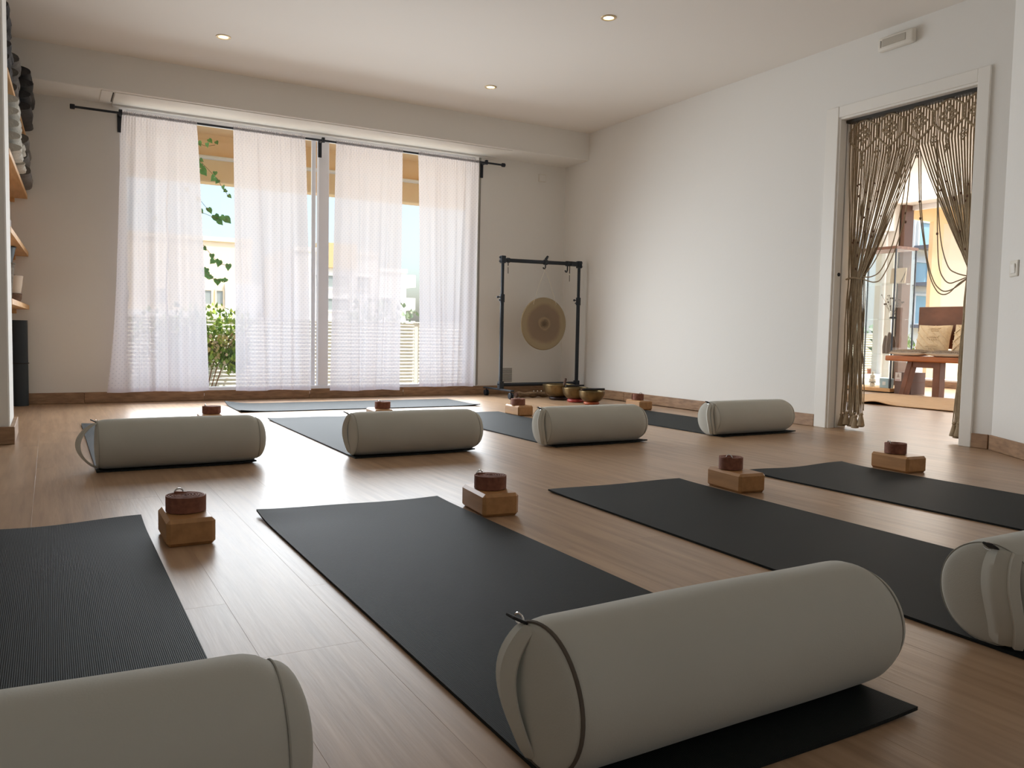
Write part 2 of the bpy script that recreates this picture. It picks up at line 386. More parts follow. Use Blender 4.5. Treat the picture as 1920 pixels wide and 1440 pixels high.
# skirting boards: each length of board its own piece
def skirting(name, a, b, h=.08, t=.013, n=4, side=1):
    a = Vector(a); b = Vector(b); d = (b-a); L = d.length; ang = math.atan2(d.y, d.x)
    mx0 = Matrix.Translation(a) @ Matrix.Rotation(ang, 4, 'Z')
    bm = B(); box(bm, (0, 0, .002), (L, side*t*.35, h-.003), mx=mx0); o = struct(name, bm, 'skirting')
    for k in range(n):
        bm = B(); box(bm, (k*L/n+.0008, side*.0005, .001), ((k+1)*L/n-.0008, side*t, h), .002, mx=mx0)
        obj('skirting_board', bm, 'skirting', o, smooth=False)
    return o
skirting('baseboard_window', (-.62, YW, 0), (XR, YW, 0), n=6, side=-1)
skirting('baseboard_right', (XR, 3.672, 0), (XR, YW-.014, 0), n=3, side=1)
skirting('baseboard_corner', tuple(p0), tuple(p0+dv*1.19), n=1, side=-1)
skirting('baseboard_left', (-.17, 4.54, 0), (-.17, 5.02, 0), n=1, side=-1, h=.085, t=.02)
skirting('baseboard_front', (-1.3, 4.54, 0), (-.15, 4.54, 0), n=1, side=-1, h=.085, t=.02)
skirting('baseboard_alcove', (-.62, 5.03, 0), (-.62, YW-.014, 0), n=1, side=-1)
skirting('baseboard_end', (XR, 2.52, 0), (XR, 2.612, 0), n=1, side=1)

# door frame
d1 = bpy.data.objects.new('door_1', None); COL.objects.link(d1); d1.location = (XR, 3.12, 0); d1['kind'] = 'structure'; d1['label'] = 'white framed pocket door opening hung with a macrame curtain'
def dpart(name, bm, m): return obj(name, bm, m, d1, smooth=False, world=True)
bm = B(); box(bm, (XR-.014, 3.575, 0), (XR, 3.67, 2.055), .003); dpart('casing', bm, 'white_gloss')
bm = B(); box(bm, (XR-.014, 2.612, 0), (XR, 2.682, 2.055), .003); dpart('casing', bm, 'white_gloss')
bm = B(); box(bm, (XR-.012, 2.682, 1.985), (XR, 3.575, 2.055), .003); dpart('casing', bm, 'white_gloss')
for x0, x1 in ((XR-.004, XR+.055), (XR+.066, XR+.165)):
    bm = B(); box(bm, (x0, 3.562, 0), (x1, 3.586, 1.985), .002); dpart('jamb', bm, 'white_gloss')
bm = B(); box(bm, (XR+.05, 3.575, 0), (XR+.07, 3.59, 1.985)); dpart('pocket_slot', bm, 'dark_track')
bm = B(); box(bm, (XR-.004, 2.664, 0), (XR+.165, 2.684, 1.985), .002); dpart('jamb', bm, 'white_gloss')
bm = B(); box(bm, (XR+.045, 2.684, 1.955), (XR+.10, 3.562, 1.986)); dpart('door_track', bm, 'dark_track')
bm = B(); box(bm, (XR-.004, 2.684, 1.972), (XR+.044, 3.562, 1.986), .002); dpart('head_lining', bm, 'white_gloss')
bm = B(); lathe(bm, [(0, 0), (.012, 0), (.012, .004), (.0001, .004)], 16, Matrix.Translation((XR+.035, 3.562, .995)) @ Matrix.Rotation(PI, 4, 'Z'), 'y'); dpart('strike', bm, 'black_metal')

# window with frame, meeting stile and two panes
w1 = bpy.data.objects.new('window_1', None); COL.objects.link(w1); w1.location = (1.95, 6.89, WZ0); w1['kind'] = 'structure'; w1['label'] = 'wide white sliding window behind the four sheer curtains'
def wpart(name, bm, m, par=w1, sm=False): return obj(name, bm, m, par, smooth=sm, world=True)
bm = B()
for a, b in (((WX0, 6.83, WZ0), (WX0+.05, 6.93, WZ1)), ((WX1-.05, 6.83, WZ0), (WX1, 6.93, WZ1)), ((WX0+.05, 6.83, WZ0), (WX1-.05, 6.93, WZ0+.05)), ((WX0+.05, 6.83, WZ1-.05), (WX1-.05, 6.93, WZ1))): box(bm, a, b, .003)
wpart('window_frame', bm, 'frame_white')
bm = B(); box(bm, (1.985, 6.84, WZ0+.05), (2.075, 6.90, WZ1-.05), .004); wpart('meeting_stile', bm, 'frame_white')
bm = B(); box(bm, (1.945, 6.905, WZ0+.05), (1.98, 6.93, WZ1-.05), .003); wpart('slim_stile', bm, 'frame_white')
for x0, x1, y in ((WX0+.05, 1.95, 6.915), (2.07, WX1-.05, 6.87)):
    bm = B(); box(bm, (x0, y-.003, WZ0+.05), (x1, y+.003, WZ1-.05)); wpart('pane', bm, 'glass')
bm = B(); box(bm, (WX0, YW-.012, .035), (WX1, 6.83, WZ0+.012), .003); wpart('sill', bm, 'frame_white')
bm = B(); box(bm, (3.466, YW-.006, .09), (3.471, YW-.003, 2.18)); box(bm, (3.448, YW-.012, .085), (3.458, YW-.002, 2.19)); wpart('shutter_strap', bm, 'vent')

# ------------------------------------------------------------------ second room seen through the door
bm = B(); box(bm, (XR+.16, YW, -.1), (5.3, 7.02, 2.5)); box(bm, (5.3, YW, -.1), (9.46, 7.02, .1)); box(bm, (5.3, YW, 1.98), (9.46, 7.02, 2.5)); box(bm, (9.46, YW, -.1), (9.56, 7.02, 2.5)); struct('wall_north', bm, 'wall')
bm = B(); box(bm, (XR+.16, 1.2, 2.32), (10.0, 7.02, 2.5)); struct('ceiling_hall', bm, 'ceiling')
bm = B(); box(bm, (XR+.16, 1.1, 0), (10.0, 1.2, 2.4)); struct('wall_south', bm, 'wall')
bm = B(); box(bm, (9.68, 1.2, -.1), (9.95, 3.4, 2.4)); box(bm, (9.68, 3.4, -.1), (9.95, 6.76, .10)); struct('wall_east', bm, 'wall')
w2 = bpy.data.objects.new('window_2', None); COL.objects.link(w2); w2.location = (9.72, 5.1, .1); w2['kind'] = 'structure'; w2['label'] = 'glazed corner of the next room with a brown post'
bm = B(); box(bm, (9.56, 6.70, 0), (9.74, 6.80, 2.32), .004); wpart('corner_post', bm, 'column_brown', w2)
bm = B(); box(bm, (9.54, 6.755, 0), (9.562, 6.79, 2.32)); wpart('post_gasket', bm, 'dark_track', w2)
bm = B(); box(bm, (9.70, 3.4, 2.26), (9.76, 6.7, 2.32), .003); wpart('head_rail', bm, 'frame_white', w2)
bm = B(); box(bm, (9.725, 3.4, .10), (9.733, 6.70, 2.26)); wpart('pane', bm, 'glass', w2)
bm = B(); box(bm, (5.3, 6.88, .10), (9.46, 6.888, 1.98)); wpart('pane', bm, 'glass', w2)
bm = B()
for a, b in (((5.3, 6.85, .1), (9.46, 6.91, .14)), ((5.3, 6.85, 1.94), (9.46, 6.91, 1.98)), ((9.42, 6.85, .14), (9.46, 6.91, 1.94)), ((7.3, 6.85, .14), (7.36, 6.91, 1.94))): box(bm, a, b, .003)
wpart('window_frame', bm, 'frame_white', w2)
skirting('baseboard_east', (9.68, 1.3, 0), (9.68, 6.7, 0), n=4, side=1)

# ------------------------------------------------------------------ outdoors
bm = B(); box(bm, (-3, 7.02, -.3), (16, 9.3, -.15)); struct('balcony_floor', bm, 'paving')
bm = B(); box(bm, (-1.5, 7.02, 2.34), (9.6, 8.0, 2.60)); struct('balcony_ceiling', bm, 'orange')
bm = B(); box(bm, (-1.5, 7.98, 1.912), (9.6, 8.16, 2.60), .01); o = struct('balcony_beam', bm, 'orange')
bm = B(); box(bm, (-1.5, 7.92, 2.112), (9.6, 7.985, 2.140), .006); obj('moulding', bm, 'bwhite', o, smooth=False)
bm = B(); box(bm, (9.95, 7.02, -.3), (16, 7.4, -.15)); box(bm, (9.95, 3, -.3), (16, 7.02, -.15)); struct('terrace_floor', bm, 'paving')
bm = B(); box(bm, (10.0, 7.4, 2.32), (13.6, 7.46, 2.50)); box(bm, (10.0, 6.9, 2.50), (13.6, 7.46, 2.60)); box(bm, (11.22, 7.4, -.15), (11.47, 7.46, 2.32)); struct('terrace_portal', bm, 'orange')
bm = B(); box(bm, (11.47, 7.42, -.15), (13.6, 7.5, 2.32)); struct('terrace_wall', bm, 'cream')
bm = B(); box(bm, (-120, 9.5, -6.3), (160, 160, -6)); struct('ground', bm, 'ground')

f = thing('louvre_fence', 'cream louvred balcony fence of narrow horizontal slats outside the window', 'fence', (0, 9.08, -.15))
bm = B(); box(bm, (0, -.014, -.003), (4.6, .014, .003), .001, Matrix.Rotation(math.radians(52), 4, 'X')); box(bm, (0, .008, -.02), (4.6, .012, .02))
slat0 = obj('slat', bm, 'louvre', f, smooth=False); k = 0
for s in range(3):
    for j in range(20):
        o = slat0 if k == 0 else slat0.copy()
        if k: COL.objects.link(o); o.parent = f
        o.location = (-.8+s*4.66, 0, .03+j*.0405); k += 1
for x in (-.83, 3.83, 8.49, 13.15):
    bm = B(); box(bm, (x-.025, 0, 0), (x+.025, .05, .835), .003); obj('fence_post', bm, 'louvre', f, smooth=False)
bm = B(); box(bm, (-.85, -.015, .825), (13.2, .03, .838), .002); obj('top_rail', bm, 'louvre', f, smooth=False)

# vine on the balcony
def leaf_bm(bm, c, s, mx=Matrix.Identity(3), cup=.12):
    out = [(0, -.08), (.28, -.22), (.52, .02), (.44, .40), (.18, .72), (0, 1.0), (-.18, .72), (-.44, .40), (-.52, .02), (-.28, -.22)]
    ce = bm.verts.new(Vector(c)+mx @ Vector((0, .25*s, -cup*s))); vv = [bm.verts.new(Vector(c)+mx @ Vector((x*s, y*s, 0))) for x, y in out]
    for k in range(len(vv)): bm.faces.new((ce, vv[k], vv[(k+1) % len(vv)]))
vine = thing('climbing_vine', 'ivy vine with sparse heart shaped leaves trailing in front of the sky', 'plant', (1.0, 7.75, 2.3))
VL = [(1.206, 2.241), (1.276, 2.234), (1.296, 2.273), (1.356, 2.26), (1.225, 2.057), (1.24, 2.028), (1.235, 1.996), (1.22, 2.088), (1.35, 1.988), (1.35, 1.946), (1.381, 1.923), (1.416, 1.864), (1.452, 1.836), (1.47, 1.79), (1.214, 1.739), (1.294, 1.652), (1.219, 1.63), (1.218, 1.569), (1.349, 1.591), (1.38, 1.555), (1.405, 1.588), (1.446, 1.576), (1.456, 1.598), (1.227, 1.348), (1.247, 1.292), (1.326, 1.234), (1.336, 1.181), (1.389, 1.179), (1.471, 1.146), (1.241, 1.091), (1.272, 1.098), (1.267, 1.061), (1.322, 1.032), (1.373, 1.003), (1.411, 1.01), (1.45, 1.012)]
BIG = {4, 5, 6, 9, 15, 18, 19, 20, 21, 26, 27, 28, 30, 31, 33}
VS = [[(1.02, 2.36), (1.192, 2.28), (1.211, 2.242), (1.276, 2.234), (1.356, 2.26)], [(1.02, 2.3), (1.191, 2.156), (1.22, 2.088), (1.26, 2.056), (1.35, 1.978), (1.381, 1.923), (1.416, 1.864), (1.452, 1.836), (1.47, 1.79)], [(.95, 1.95), (1.189, 1.773), (1.214, 1.739), (1.294, 1.652)], [(.93, 1.8), (1.189, 1.648), (1.219, 1.63), (1.349, 1.591), (1.405, 1.588), (1.456, 1.577)], [(.94, 1.6), (1.198, 1.398), (1.227, 1.348), (1.326, 1.234), (1.389, 1.179), (1.471, 1.146)], [(.95, 1.3), (1.197, 1.136), (1.241, 1.091), (1.322, 1.032), (1.411, 1.01), (1.45, 1.012)], [(1.0, 2.42), (1.02, 2.3), (.95, 1.95), (.93, 1.6), (.95, 1.3), (.92, .9), (.95, .4), (.95, -.14)]]
KV = 7.75/8.0; VL = [(x*KV, .575+(z-.575)*KV) for x, z in VL]; VS = [[(x*KV, min(.575+(z-.575)*KV, 2.33)) for x, z in q] for q in VS]
rv = random.Random(5)
for s in VS:
    bm = B(); tube(bm, [(x, 7.75+.03*math.sin(i*2.1), z) for i, (x, z) in enumerate(s)], .0022 if s is not VS[-1] else .008, 5); obj('stem', bm, 'stem', vine, world=True)
for i in range(5): VL.append((rv.uniform(.80, 1.08), rv.uniform(.8, 2.3)))
bm = B(); leaf_bm(bm, (0, 0, 0), 1); lf0 = obj('leaf', bm, 'leaf', vine, smooth=False)
for i, (x, z) in enumerate(VL):
    o = lf0 if i == 0 else lf0.copy()
    if i: COL.objects.link(o); o.parent = vine
    s = (.064 if i in BIG else .042)*rv.uniform(.85, 1.1)
    o.scale = (s, s, s); o.location = (x-1.0, rv.uniform(-.03, .03), z-2.3+.02); o.rotation_euler = (PI/2+rv.uniform(-.5, .5), rv.uniform(2.2, 4.1), rv.uniform(-.5, .5))

def foliage(name, parent, blobs, n, size, m, seed, kind='stuff'):
    r = random.Random(seed); bm = B()
    for k in range(n):
        c, rad = blobs[r.randrange(len(blobs))]
        d = Vector((r.gauss(0, 1), r.gauss(0, 1), r.gauss(0, 1))).normalized()*(r.random()**.4)
        p = Vector(c)+Vector((d.x*rad[0], d.y*rad[1], d.z*rad[2]))
        q = Matrix.Rotation(r.uniform(0, 6.28), 3, 'Z') @ Matrix.Rotation(r.uniform(0, 2.2), 3, 'X')
        s = size*r.uniform(.6, 1.2); a = [q @ Vector(t)*s for t in ((0, -.1, 0), (.4, .3, .08), (0, 1, 0), (-.4, .3, .08))]
        bm.faces.new([bm.verts.new(p+t) for t in a])
    o = obj(name, bm, m, parent, smooth=False, world=True); o['kind'] = kind
    return o
M['bush'] = mat('sunlit_leaves', S(108, 160, 60), .6, c2=S(190, 204, 90), nscale=14, detail=2)
M['bush_pale'] = mat('pale_blossom', S(222, 200, 170), .8, c2=S(206, 190, 110), nscale=20)
bu = thing('garden_shrub', 'bright green shrub spilling over the balcony fence below the vine', 'shrub', (1.35, 8.80, -.15))
foliage('foliage', bu, [((1.47, 8.84, .62), (.42, .14, .20)), ((1.32, 8.80, .45), (.50, .14, .22)), ((1.64, 8.79, .33), (.22, .10, .18)), ((1.02, 8.82, .5), (.35, .15, .3)), ((1.66, 8.74, .22), (.16, .08, .16)), ((1.38, 8.76, .28), (.3, .1, .14))], 2000, .055, 'bush', 4)
foliage('dry_foliage', bu, [((1.54, 8.72, .33), (.25, .10, .2)), ((1.37, 8.72, .36), (.3, .1, .14))], 220, .045, 'bush_pale', 8)
bm = B()
for k in range(9): tube(bm, [(1.2+.03*k, 8.78, -.15), (1.2+.05*k-.05, 8.75, .2), (1.05+.1*k, 8.74, .55+.1*math.sin(k))], .006, 5)
obj('branches', bm, 'stem', bu, world=True)

# buildings across the street
def building(name, label, x0, x1, y, ztop, m, wins=(), extra=None, depth=9):
    depth = 6 if y < 25 else depth
    b = thing(name, label, 'building', ((x0+x1)/2, y+depth/2, -6))
    bm = B(); box(bm, (x0, y, -6), (x1, y+depth, ztop)); obj('wall', bm, m, b, smooth=False, world=True)
    bm = B(); box(bm, (x0-.05, y-.12, ztop-.18), (x1+.05, y+depth, ztop+.12)); obj('roof', bm, m, b, smooth=False, world=True)
    for (wx, wz, ww, wh, wm) in wins:
        bm = B()
        for a, c in (((wx-.1, wz-.1), (wx, wz+wh+.1)), ((wx+ww, wz-.1), (wx+ww+.1, wz+wh+.1)), ((wx, wz-.1), (wx+ww, wz)), ((wx, wz+wh), (wx+ww, wz+wh+.1))): box(bm, (a[0], y-.10, a[1]), (c[0], y+.02, c[1]))
        fr = obj('window', bm, m, b, smooth=False, world=True)
        bm = B(); box(bm, (wx, y-.04, wz), (wx+ww, y-.01, wz+wh)); p = obj('pane', bm, wm, None, smooth=False); bmv = p.data; 
        for v in bmv.vertices: v.co -= Vector(b.location)
        p.parent = fr
    return b
Y2 = 60.0
b1 = building('apartment_building', 'white flat roofed building with two narrow windows behind the shrub', 2.5, 12.6, Y2, 6.75, 'cream', [(9.42, 2.2, .42, .95, 'far_dark'), (10.2, 2.2, .42, .95, 'far_dark'), (4.2, 2.2, .42, .95, 'far_dark'), (6.5, 2.2, .42, .95, 'far_dark')])
bm = B(); box(bm, (2.4, Y2-.35, -6), (12.9, Y2-.02, 1.7)); box(bm, (10.75, Y2-.3, 1.7), (13.2, Y2-.02, 3.7)); obj('lower_facade', bm, 'bwhite', b1, smooth=False, world=True)
b2 = building('apartment_building', 'white block with cream upper storey seen beside the window post', 14.6, 20.6, Y2-4, 6.1, 'bwhite', [(16.05, 3.55, .55, .8, 'far_dark'), (16.85, 3.55, 1.6, .8, 'far_dark'), (16.85, 1.95, 1.6, .8, 'far_dark'), (19, 3.55, 1, .8, 'far_dark')])
bm = B(); box(bm, (16.25, Y2-4.3, 4.9), (18.9, Y2-3, 6.6)); obj('penthouse', bm, 'bbeige', b2, smooth=False, world=True)
b3 = building('apartment_building', 'white tower with stepped balconies against the sky', 21.5, 24.4, Y2, 5.3, 'bwhite', [(22.3, 2, .9, 1.1, 'far_dark')])
for z in (4.55, 2.75, .95):
    bm = B(); box(bm, (24.4, Y2, z-.5), (25.2, Y2+8, z+.45)); obj('balcony', bm, 'bwhite', b3, smooth=False, world=True)
b4 = building('apartment_building', 'beige apartment block behind the glass cabinet', 30, 44.5, 30.5, 4.25, 'bbeige', [(39.6, 2.3, .9, .9, 'bwhite'), (41.0, 2.3, .8, .9, 'far_dark'), (39.6, .6, .9, .9, 'far_dark'), (41.2, .6, .8, .9, 'bwhite'), (42.4, 2.3, .7, .9, 'bwhite'), (40.5, -1.2, 1, .9, 'far_dark')])
b5 = building('apartment_building', 'white apartment block with blue glass doors and balcony railings seen through the doorway', 35.0, 42.5, 24, 9, 'bwhite', [(34.95+.3, 4.9, 1.0, 1.2, 'far_pane'), (35.05, 3.3, .95, .95, 'far_pane'), (35.0+.2, 1.4, 1.0, 1.3, 'far_pane')])
for z in (5.0, 3.3, 1.35):
    bm = B(); box(bm, (35.0, 23.1, z-.15), (36.4, 24, z))
    for k in range(12): box(bm, (35.0+k*.12, 23.1, z), (35.03+k*.12, 23.13, z+.62))
    box(bm, (35.0, 23.08, z+.6), (36.4, 23.14, z+.66)); obj('balcony', bm, 'rail', b5, smooth=False, world=True)
for nm, lb, x, y, z, rad, sz, n, sd in (('street_tree', 'grey green treetop just above the fence beside the window post', 16.4, 44, .5, (2.6, 1.5, 1.9), .35, 900, 2), ('street_tree', 'low green treetop behind the balcony of the next room', 24.5, 18, .1, (1.6, 1.0, 1.0), .22, 700, 6)):
    t = thing(nm, lb, 'tree', (x, y, -6)); foliage('foliage', t, [((x, y, z), rad), ((x-1, y, z-.8), rad)], n, sz, 'tree_far', sd)
    bm = B(); tube(bm, [(x, y, -6), (x+.1, y, -2), (x, y, z)], .12, 7); obj('trunk', bm, 'stem', t, world=True)
# tiered conifer and potted plant on the far balcony
t = thing('potted_conifer', 'small tiered conifer standing on the balcony behind the cabinet', 'plant', (11.22, 8.2, -.15))
bm = B(); tube(bm, [(11.22, 8.2, -.15), (11.23, 8.2, .98)], .012, 6); obj('trunk', bm, 'stem', t, world=True)
bm = B()
for z, r in ((.45, .17), (.58, .15), (.70, .13), (.82, .09), (.92, .05)):
    for k in range(9):
        a = k*.7; tube(bm, [(11.22, 8.2, z), (11.22+r*.6*math.cos(a), 8.2+r*.6*math.sin(a), z-.02), (11.22+r*math.cos(a), 8.2+r*math.sin(a), z+.02)], [.014, .02, .004], 5)
obj('boughs', bm, 'leaf_dark', t, world=True)
bm = B(); lathe(bm, [(0, 0), (.13, 0), (.16, .28), (.15, .28), (.14, .24), (0, .24)], 20, Matrix.Translation((11.22, 8.2, -.15))); obj('pot', bm, 'cushion_orange', t, world=True)
t = thing('balcony_bush', 'leafy green bush beside the conifer on the far balcony', 'shrub', (11.78, 8.3, -.15))
foliage('foliage', t, [((11.78, 8.3, .5), (.28, .25, .22)), ((11.72, 8.3, .25), (.22, .22, .25))], 420, .07, 'bush', 9)
bm = B(); lathe(bm, [(0, 0), (.15, 0), (.18, .25), (.17, .25), (.16, .22), (0, .22)], 20, Matrix.Translation((11.78, 8.3, -.15))); obj('pot', bm, 'cushion_orange', t, world=True)

# ------------------------------------------------------------------ ceiling spots, emergency light and wall fittings
def spot(x, y, label):
    t = thing('ceiling_spotlight', label, 'spotlight', (x, y, ZC), group='recessed ceiling spotlights')
    bm = B(); lathe(bm, [(.030, .0005), (.031, -.004), (.036, -.006), (.045, -.004), (.047, .0)], 32); obj('ring', bm, 'bulb_ring', t)
    bm = B(); lathe(bm, [(0, -.003), (.018, -.003), (.03, -.0008)], 24); obj('bulb', bm, 'bulb', t)
    l = lamp('spot_lamp', 'SPOT', (0, 0, -.02), (0, 0, -1), 4.5, (1, .86, .66), spot_size=1.9, spot_blend=.6, shadow_soft_size=.03); l.parent = t
for x, y, lb in ((1.001, 5.607, 'lit recessed ceiling spotlight left, above the curtains'), (2.895, 4.022, 'lit recessed ceiling spotlight nearest the camera'), (2.949, 5.602, 'lit recessed ceiling spotlight right, above the gong side of the beam'),
                 (1.0, 4.02, 'lit recessed ceiling spotlight above the near rows, outside the picture'), (1.0, 2.44, 'lit recessed ceiling spotlight over the front left mat, outside the picture'), (2.9, 2.44, 'lit recessed ceiling spotlight over the front right mat, outside the picture')): spot(x, y, lb)
t = thing('emergency_light', 'white emergency light fitted high on the wall above the doorway', 'light', (XR, 3.18, 2.347))
bm = B(); box(bm, (-.038, -.118, -.042), (0, .118, .042), .014, seg=3); obj('housing', bm, 'plastic', t)
bm = B(); box(bm, (-.041, -.07, -.018), (-.036, .085, .026), .003); obj('diffuser', bm, 'plastic_grey', t)
bm = B(); box(bm, (-.0405, .092, -.02), (-.037, .096, .02)); obj('slot', bm, 'vent', t)
sw = thing('light_switch', 'white rocker light switch on the angled wall at the right edge', 'switch', tuple(p0+dv*.155+Vector((0, 0, .957))), math.atan2(dv.y, dv.x))
bm = B(); box(bm, (-.042, -.009, -.042), (.042, 0, .042), .004); obj('plate', bm, 'plastic', sw)
bm = B(); box(bm, (-.024, -.014, -.026), (.024, -.008, .026), .004, Matrix.Rotation(.08, 4, 'X')); obj('rocker', bm, 'white_gloss', sw)
t = thing('wall_box', 'small white cover box on the wall above the gong stand', 'box', (4.13, YW, 2.066))
bm = B(); box(bm, (-.04, -.014, -.036), (.04, 0, .036), .003); obj('housing', bm, 'plastic', t)
bm = B(); box(bm, (-.034, -.017, -.03), (.034, -.013, .03), .002); obj('cover', bm, 'wall', t)
t = thing('vent_grille', 'grey slatted vent grille low on the wall behind the gong stand', 'vent', (3.775, YW, .18))
bm = B(); box(bm, (-.075, -.006, -.078), (.075, 0, .078), .002); obj('frame', bm, 'wall', t)
bm = B(); box(bm, (-.062, -.0045, -.0035), (.062, 0, .0035), .001, Matrix.Rotation(.5, 4, 'X')); s0 = obj('slat', bm, 'vent', t)
for k in range(11):
    o = s0 if k == 0 else s0.copy()
    if k: COL.objects.link(o); o.parent = t
    o.location = (0, -.006, -.06+k*.012)

# ------------------------------------------------------------------ curtain rod and sheer curtains
RY, RZ = 6.66, 2.118
t = thing('curtain_rod', 'dark metal curtain rod across the top of the window', 'curtain rod', (1.95, RY, RZ))
bm = B(); cyl(bm, (.165, RY, RZ), (3.65, RY, RZ), .0085, 14); obj('rod', bm, 'anthracite', t, world=True)
for x in (.163, 3.652):
    bm = B(); lathe(bm, [(0, -.016), (.015, -.016), (.018, -.012), (.018, .012), (.015, .016), (0, .016)], 20, Matrix.Translation((x, RY, RZ)), 'x'); obj('finial', bm, 'anthracite', t, world=True)
for x in (.471, 1.968, 3.476):
    bm = B(); lathe(bm, [(.0085, -.011), (.017, -.011), (.017, .011), (.0085, .011)], 20, Matrix.Translation((x, RY, RZ)), 'x')
    box(bm, (x-.008, RY+.01, RZ-.008), (x+.008, YW, RZ+.008), .002); box(bm, (x-.015, YW-.012, RZ-.12), (x+.015, YW-.002, RZ+.012), .002); box(bm, (x-.012, RY-.013, RZ+.01), (x+.012, RY+.013, RZ+.024), .003)
    obj('bracket', bm, 'anthracite', t, world=True)

def curtain(i, label, xt0, xt1, xb0, xb1, zb, folds, seed, flare=0):
    r = random.Random(seed); t = thing('sheer_curtain', label, 'curtain', ((xb0+xb1)/2, RY, zb), group='sheer curtains on the rod')
    ph = [r.uniform(0, 6.28) for _ in range(8)]; wid = xb1-xb0
    fk = [r.uniform(.85, 1.2)*k*.72 for k in folds]
    crease = [(r.random(), r.uniform(.012, .03), r.uniform(.01, .022)*r.choice((-1, 1))) for _ in range(5)]
    def pt(u, v, dy=0):
        s = v**.8
        x = (xt0+(xt1-xt0)*u)*(1-s)+(xb0+(xb1-xb0)*u)*s
        uu = u+.02*math.sin(6.28*u*1.3+ph[0])*v
        a = .004+.016*min(1, v*3)
        y = a*(math.sin(6.28*fk[0]*uu+ph[1])*.75+math.sin(6.28*fk[1]*uu+ph[2]+.6*v)*.32+math.sin(6.28*fk[2]*uu+ph[3])*.07*(1-v))
        for c, w, h in crease:
            d = (uu-c-(.06*v if c < .5 else -.04*v))/w; y += h*math.exp(-d*d)*min(1, .35+v)
        y += .006*math.exp(-v*30)*math.sin(6.28*26*u+ph[4])
        if flare: x -= flare*math.exp(-u*14)*(v**5)
        z = RZ-.012+(zb-RZ+.012)*v+.004*math.sin(6.28*1.5*u+ph[5])*v
        return Vector((x, RY+y+dy-.002, z))
    bm = B(); grid(bm, 110, 44, lambda u, v: pt(u, v), uv=lambda u, v: (u*wid*1.25, v*2.05)); obj('panel', bm, 'sheer', t, world=True, sharp=3)
    bm = B(); grid(bm, 110, 2, lambda u, v: pt(u, .986+.0145*v, -.0015), uv=lambda u, v: (u*wid*1.25, v*.03)); obj('hem', bm, 'sheer_hem', t, world=True, sharp=3)
    bm = B(); n = 90; prev = None     # gathered rod pocket
    for a in range(n+1):
        x = xt0+(xt1-xt0)*a/n; k = .5+.5*math.sin(a*2.4+ph[6]); rr = .0105+.0045*k
        ring = [bm.verts.new((x, RY+rr*math.cos(b*PI/4), RZ+rr*1.05*math.sin(b*PI/4)+(.006*k if b == 2 else 0))) for b in range(8)]
        if prev:
            for b in range(8): bm.faces.new((prev[b], prev[(b+1) % 8], ring[(b+1) % 8], ring[b]))
        prev = ring
    obj('gathered_header', bm, 'sheer_open', t, world=True)
curtain(1, 'leftmost white dotted sheer curtain, hanging over the left window edge', .480, .994, .412, 1.079, .085, (5, 9, 15), 11, .05)
curtain(2, 'white dotted sheer curtain between the vine gap and the window post', 1.259, 1.819, 1.272, 1.871, .08, (4, 7, 13), 12)
curtain(3, 'white dotted sheer curtain just right of the window post', 2.076, 2.663, 2.029, 2.652, .066, (4, 8, 14), 13)
curtain(4, 'rightmost white dotted sheer curtain, next to the gong stand', 2.806, 3.399, 2.833, 3.372, .088, (3, 8, 12), 14)

# ------------------------------------------------------------------ mats
def yoga(label, x0, x1, y0, y1, rz=0, curl=(0, 0, 0, 0), wave=0, seed=0, lengthwise='y'):
    """curl: lift at far left, far right, near left, near right corner"""
    cx, cy = (x0+x1)/2, (y0+y1)/2; w, h = x1-x0, y1-y0
    r = random.Random(seed); ph = r.uniform(0, 6)
    def zz(u, v):
        z = .0006
        for (cu, cv), c in zip(((0, 1), (1, 1), (0, 0), (1, 0)), curl):
            d = math.hypot((u-cu)*w, (v-cv)*h); z += c*max(0, 1-d/.22)**2
        z += wave*max(0, 1-(1-v)*h/.2)**2*(.55+.45*math.sin(u*7+ph))
        return z
    bm = B(); T = .0058; nu, nv = 22, 60
    top = grid(bm, nu, nv, lambda u, v: (-w/2+w*u, -h/2+h*v, zz(u, v)+T)); bot = grid(bm, nu, nv, lambda u, v: (-w/2+w*u, -h/2+h*v, zz(u, v)))
    for i in range(nu):
        bm.faces.new((top[i][0], top[i+1][0], bot[i+1][0], bot[i][0])); bm.faces.new((top[i][nv], top[i+1][nv], bot[i+1][nv], bot[i][nv]))
    for j in range(nv):
        bm.faces.new((top[0][j], top[0][j+1], bot[0][j+1], bot[0][j])); bm.faces.new((top[nu][j], top[nu][j+1], bot[nu][j+1], bot[nu][j]))
    o = obj('yoga_mat', bm, 'mat'); o.location = (cx, cy, 0); o.rotation_euler = (0, 0, rz)
    return tag(o, label, 'yoga mat', 'black yoga mats')
R = math.radians
yoga('black yoga mat at the front left, cut off by the left edge of the photo', -.38, .229, .80, 2.61, 0, (0, 0, 0, 0), .012, 1)
yoga('black yoga mat in front centre under the largest bolster', .548, 1.158, .749, 2.543, 0, (.010, 0, 0, .006), .006, 2)
yoga('black yoga mat in the front row under the bolster at the right edge', 1.555, 2.165, .70, 2.485, R(-1.5), (0, 0, 0, 0), .003, 3)
yoga('black yoga mat in the front row farthest right, running out of the picture', 2.585, 3.185, .70, 2.495, R(0), (0, 0, 0, 0), .008, 4)
yoga('black yoga mat in the back row, leftmost, almost hidden by its bolster', .152, .762, 3.53, 5.27, 0, (.004, 0, 0, .008), .002, 5)
yoga('black yoga mat in the back row, second from left, pale sheen on its surface', 1.188, 1.79, 3.49, 5.21, R(-.3), (.006, 0, 0, .01), .004, 6)
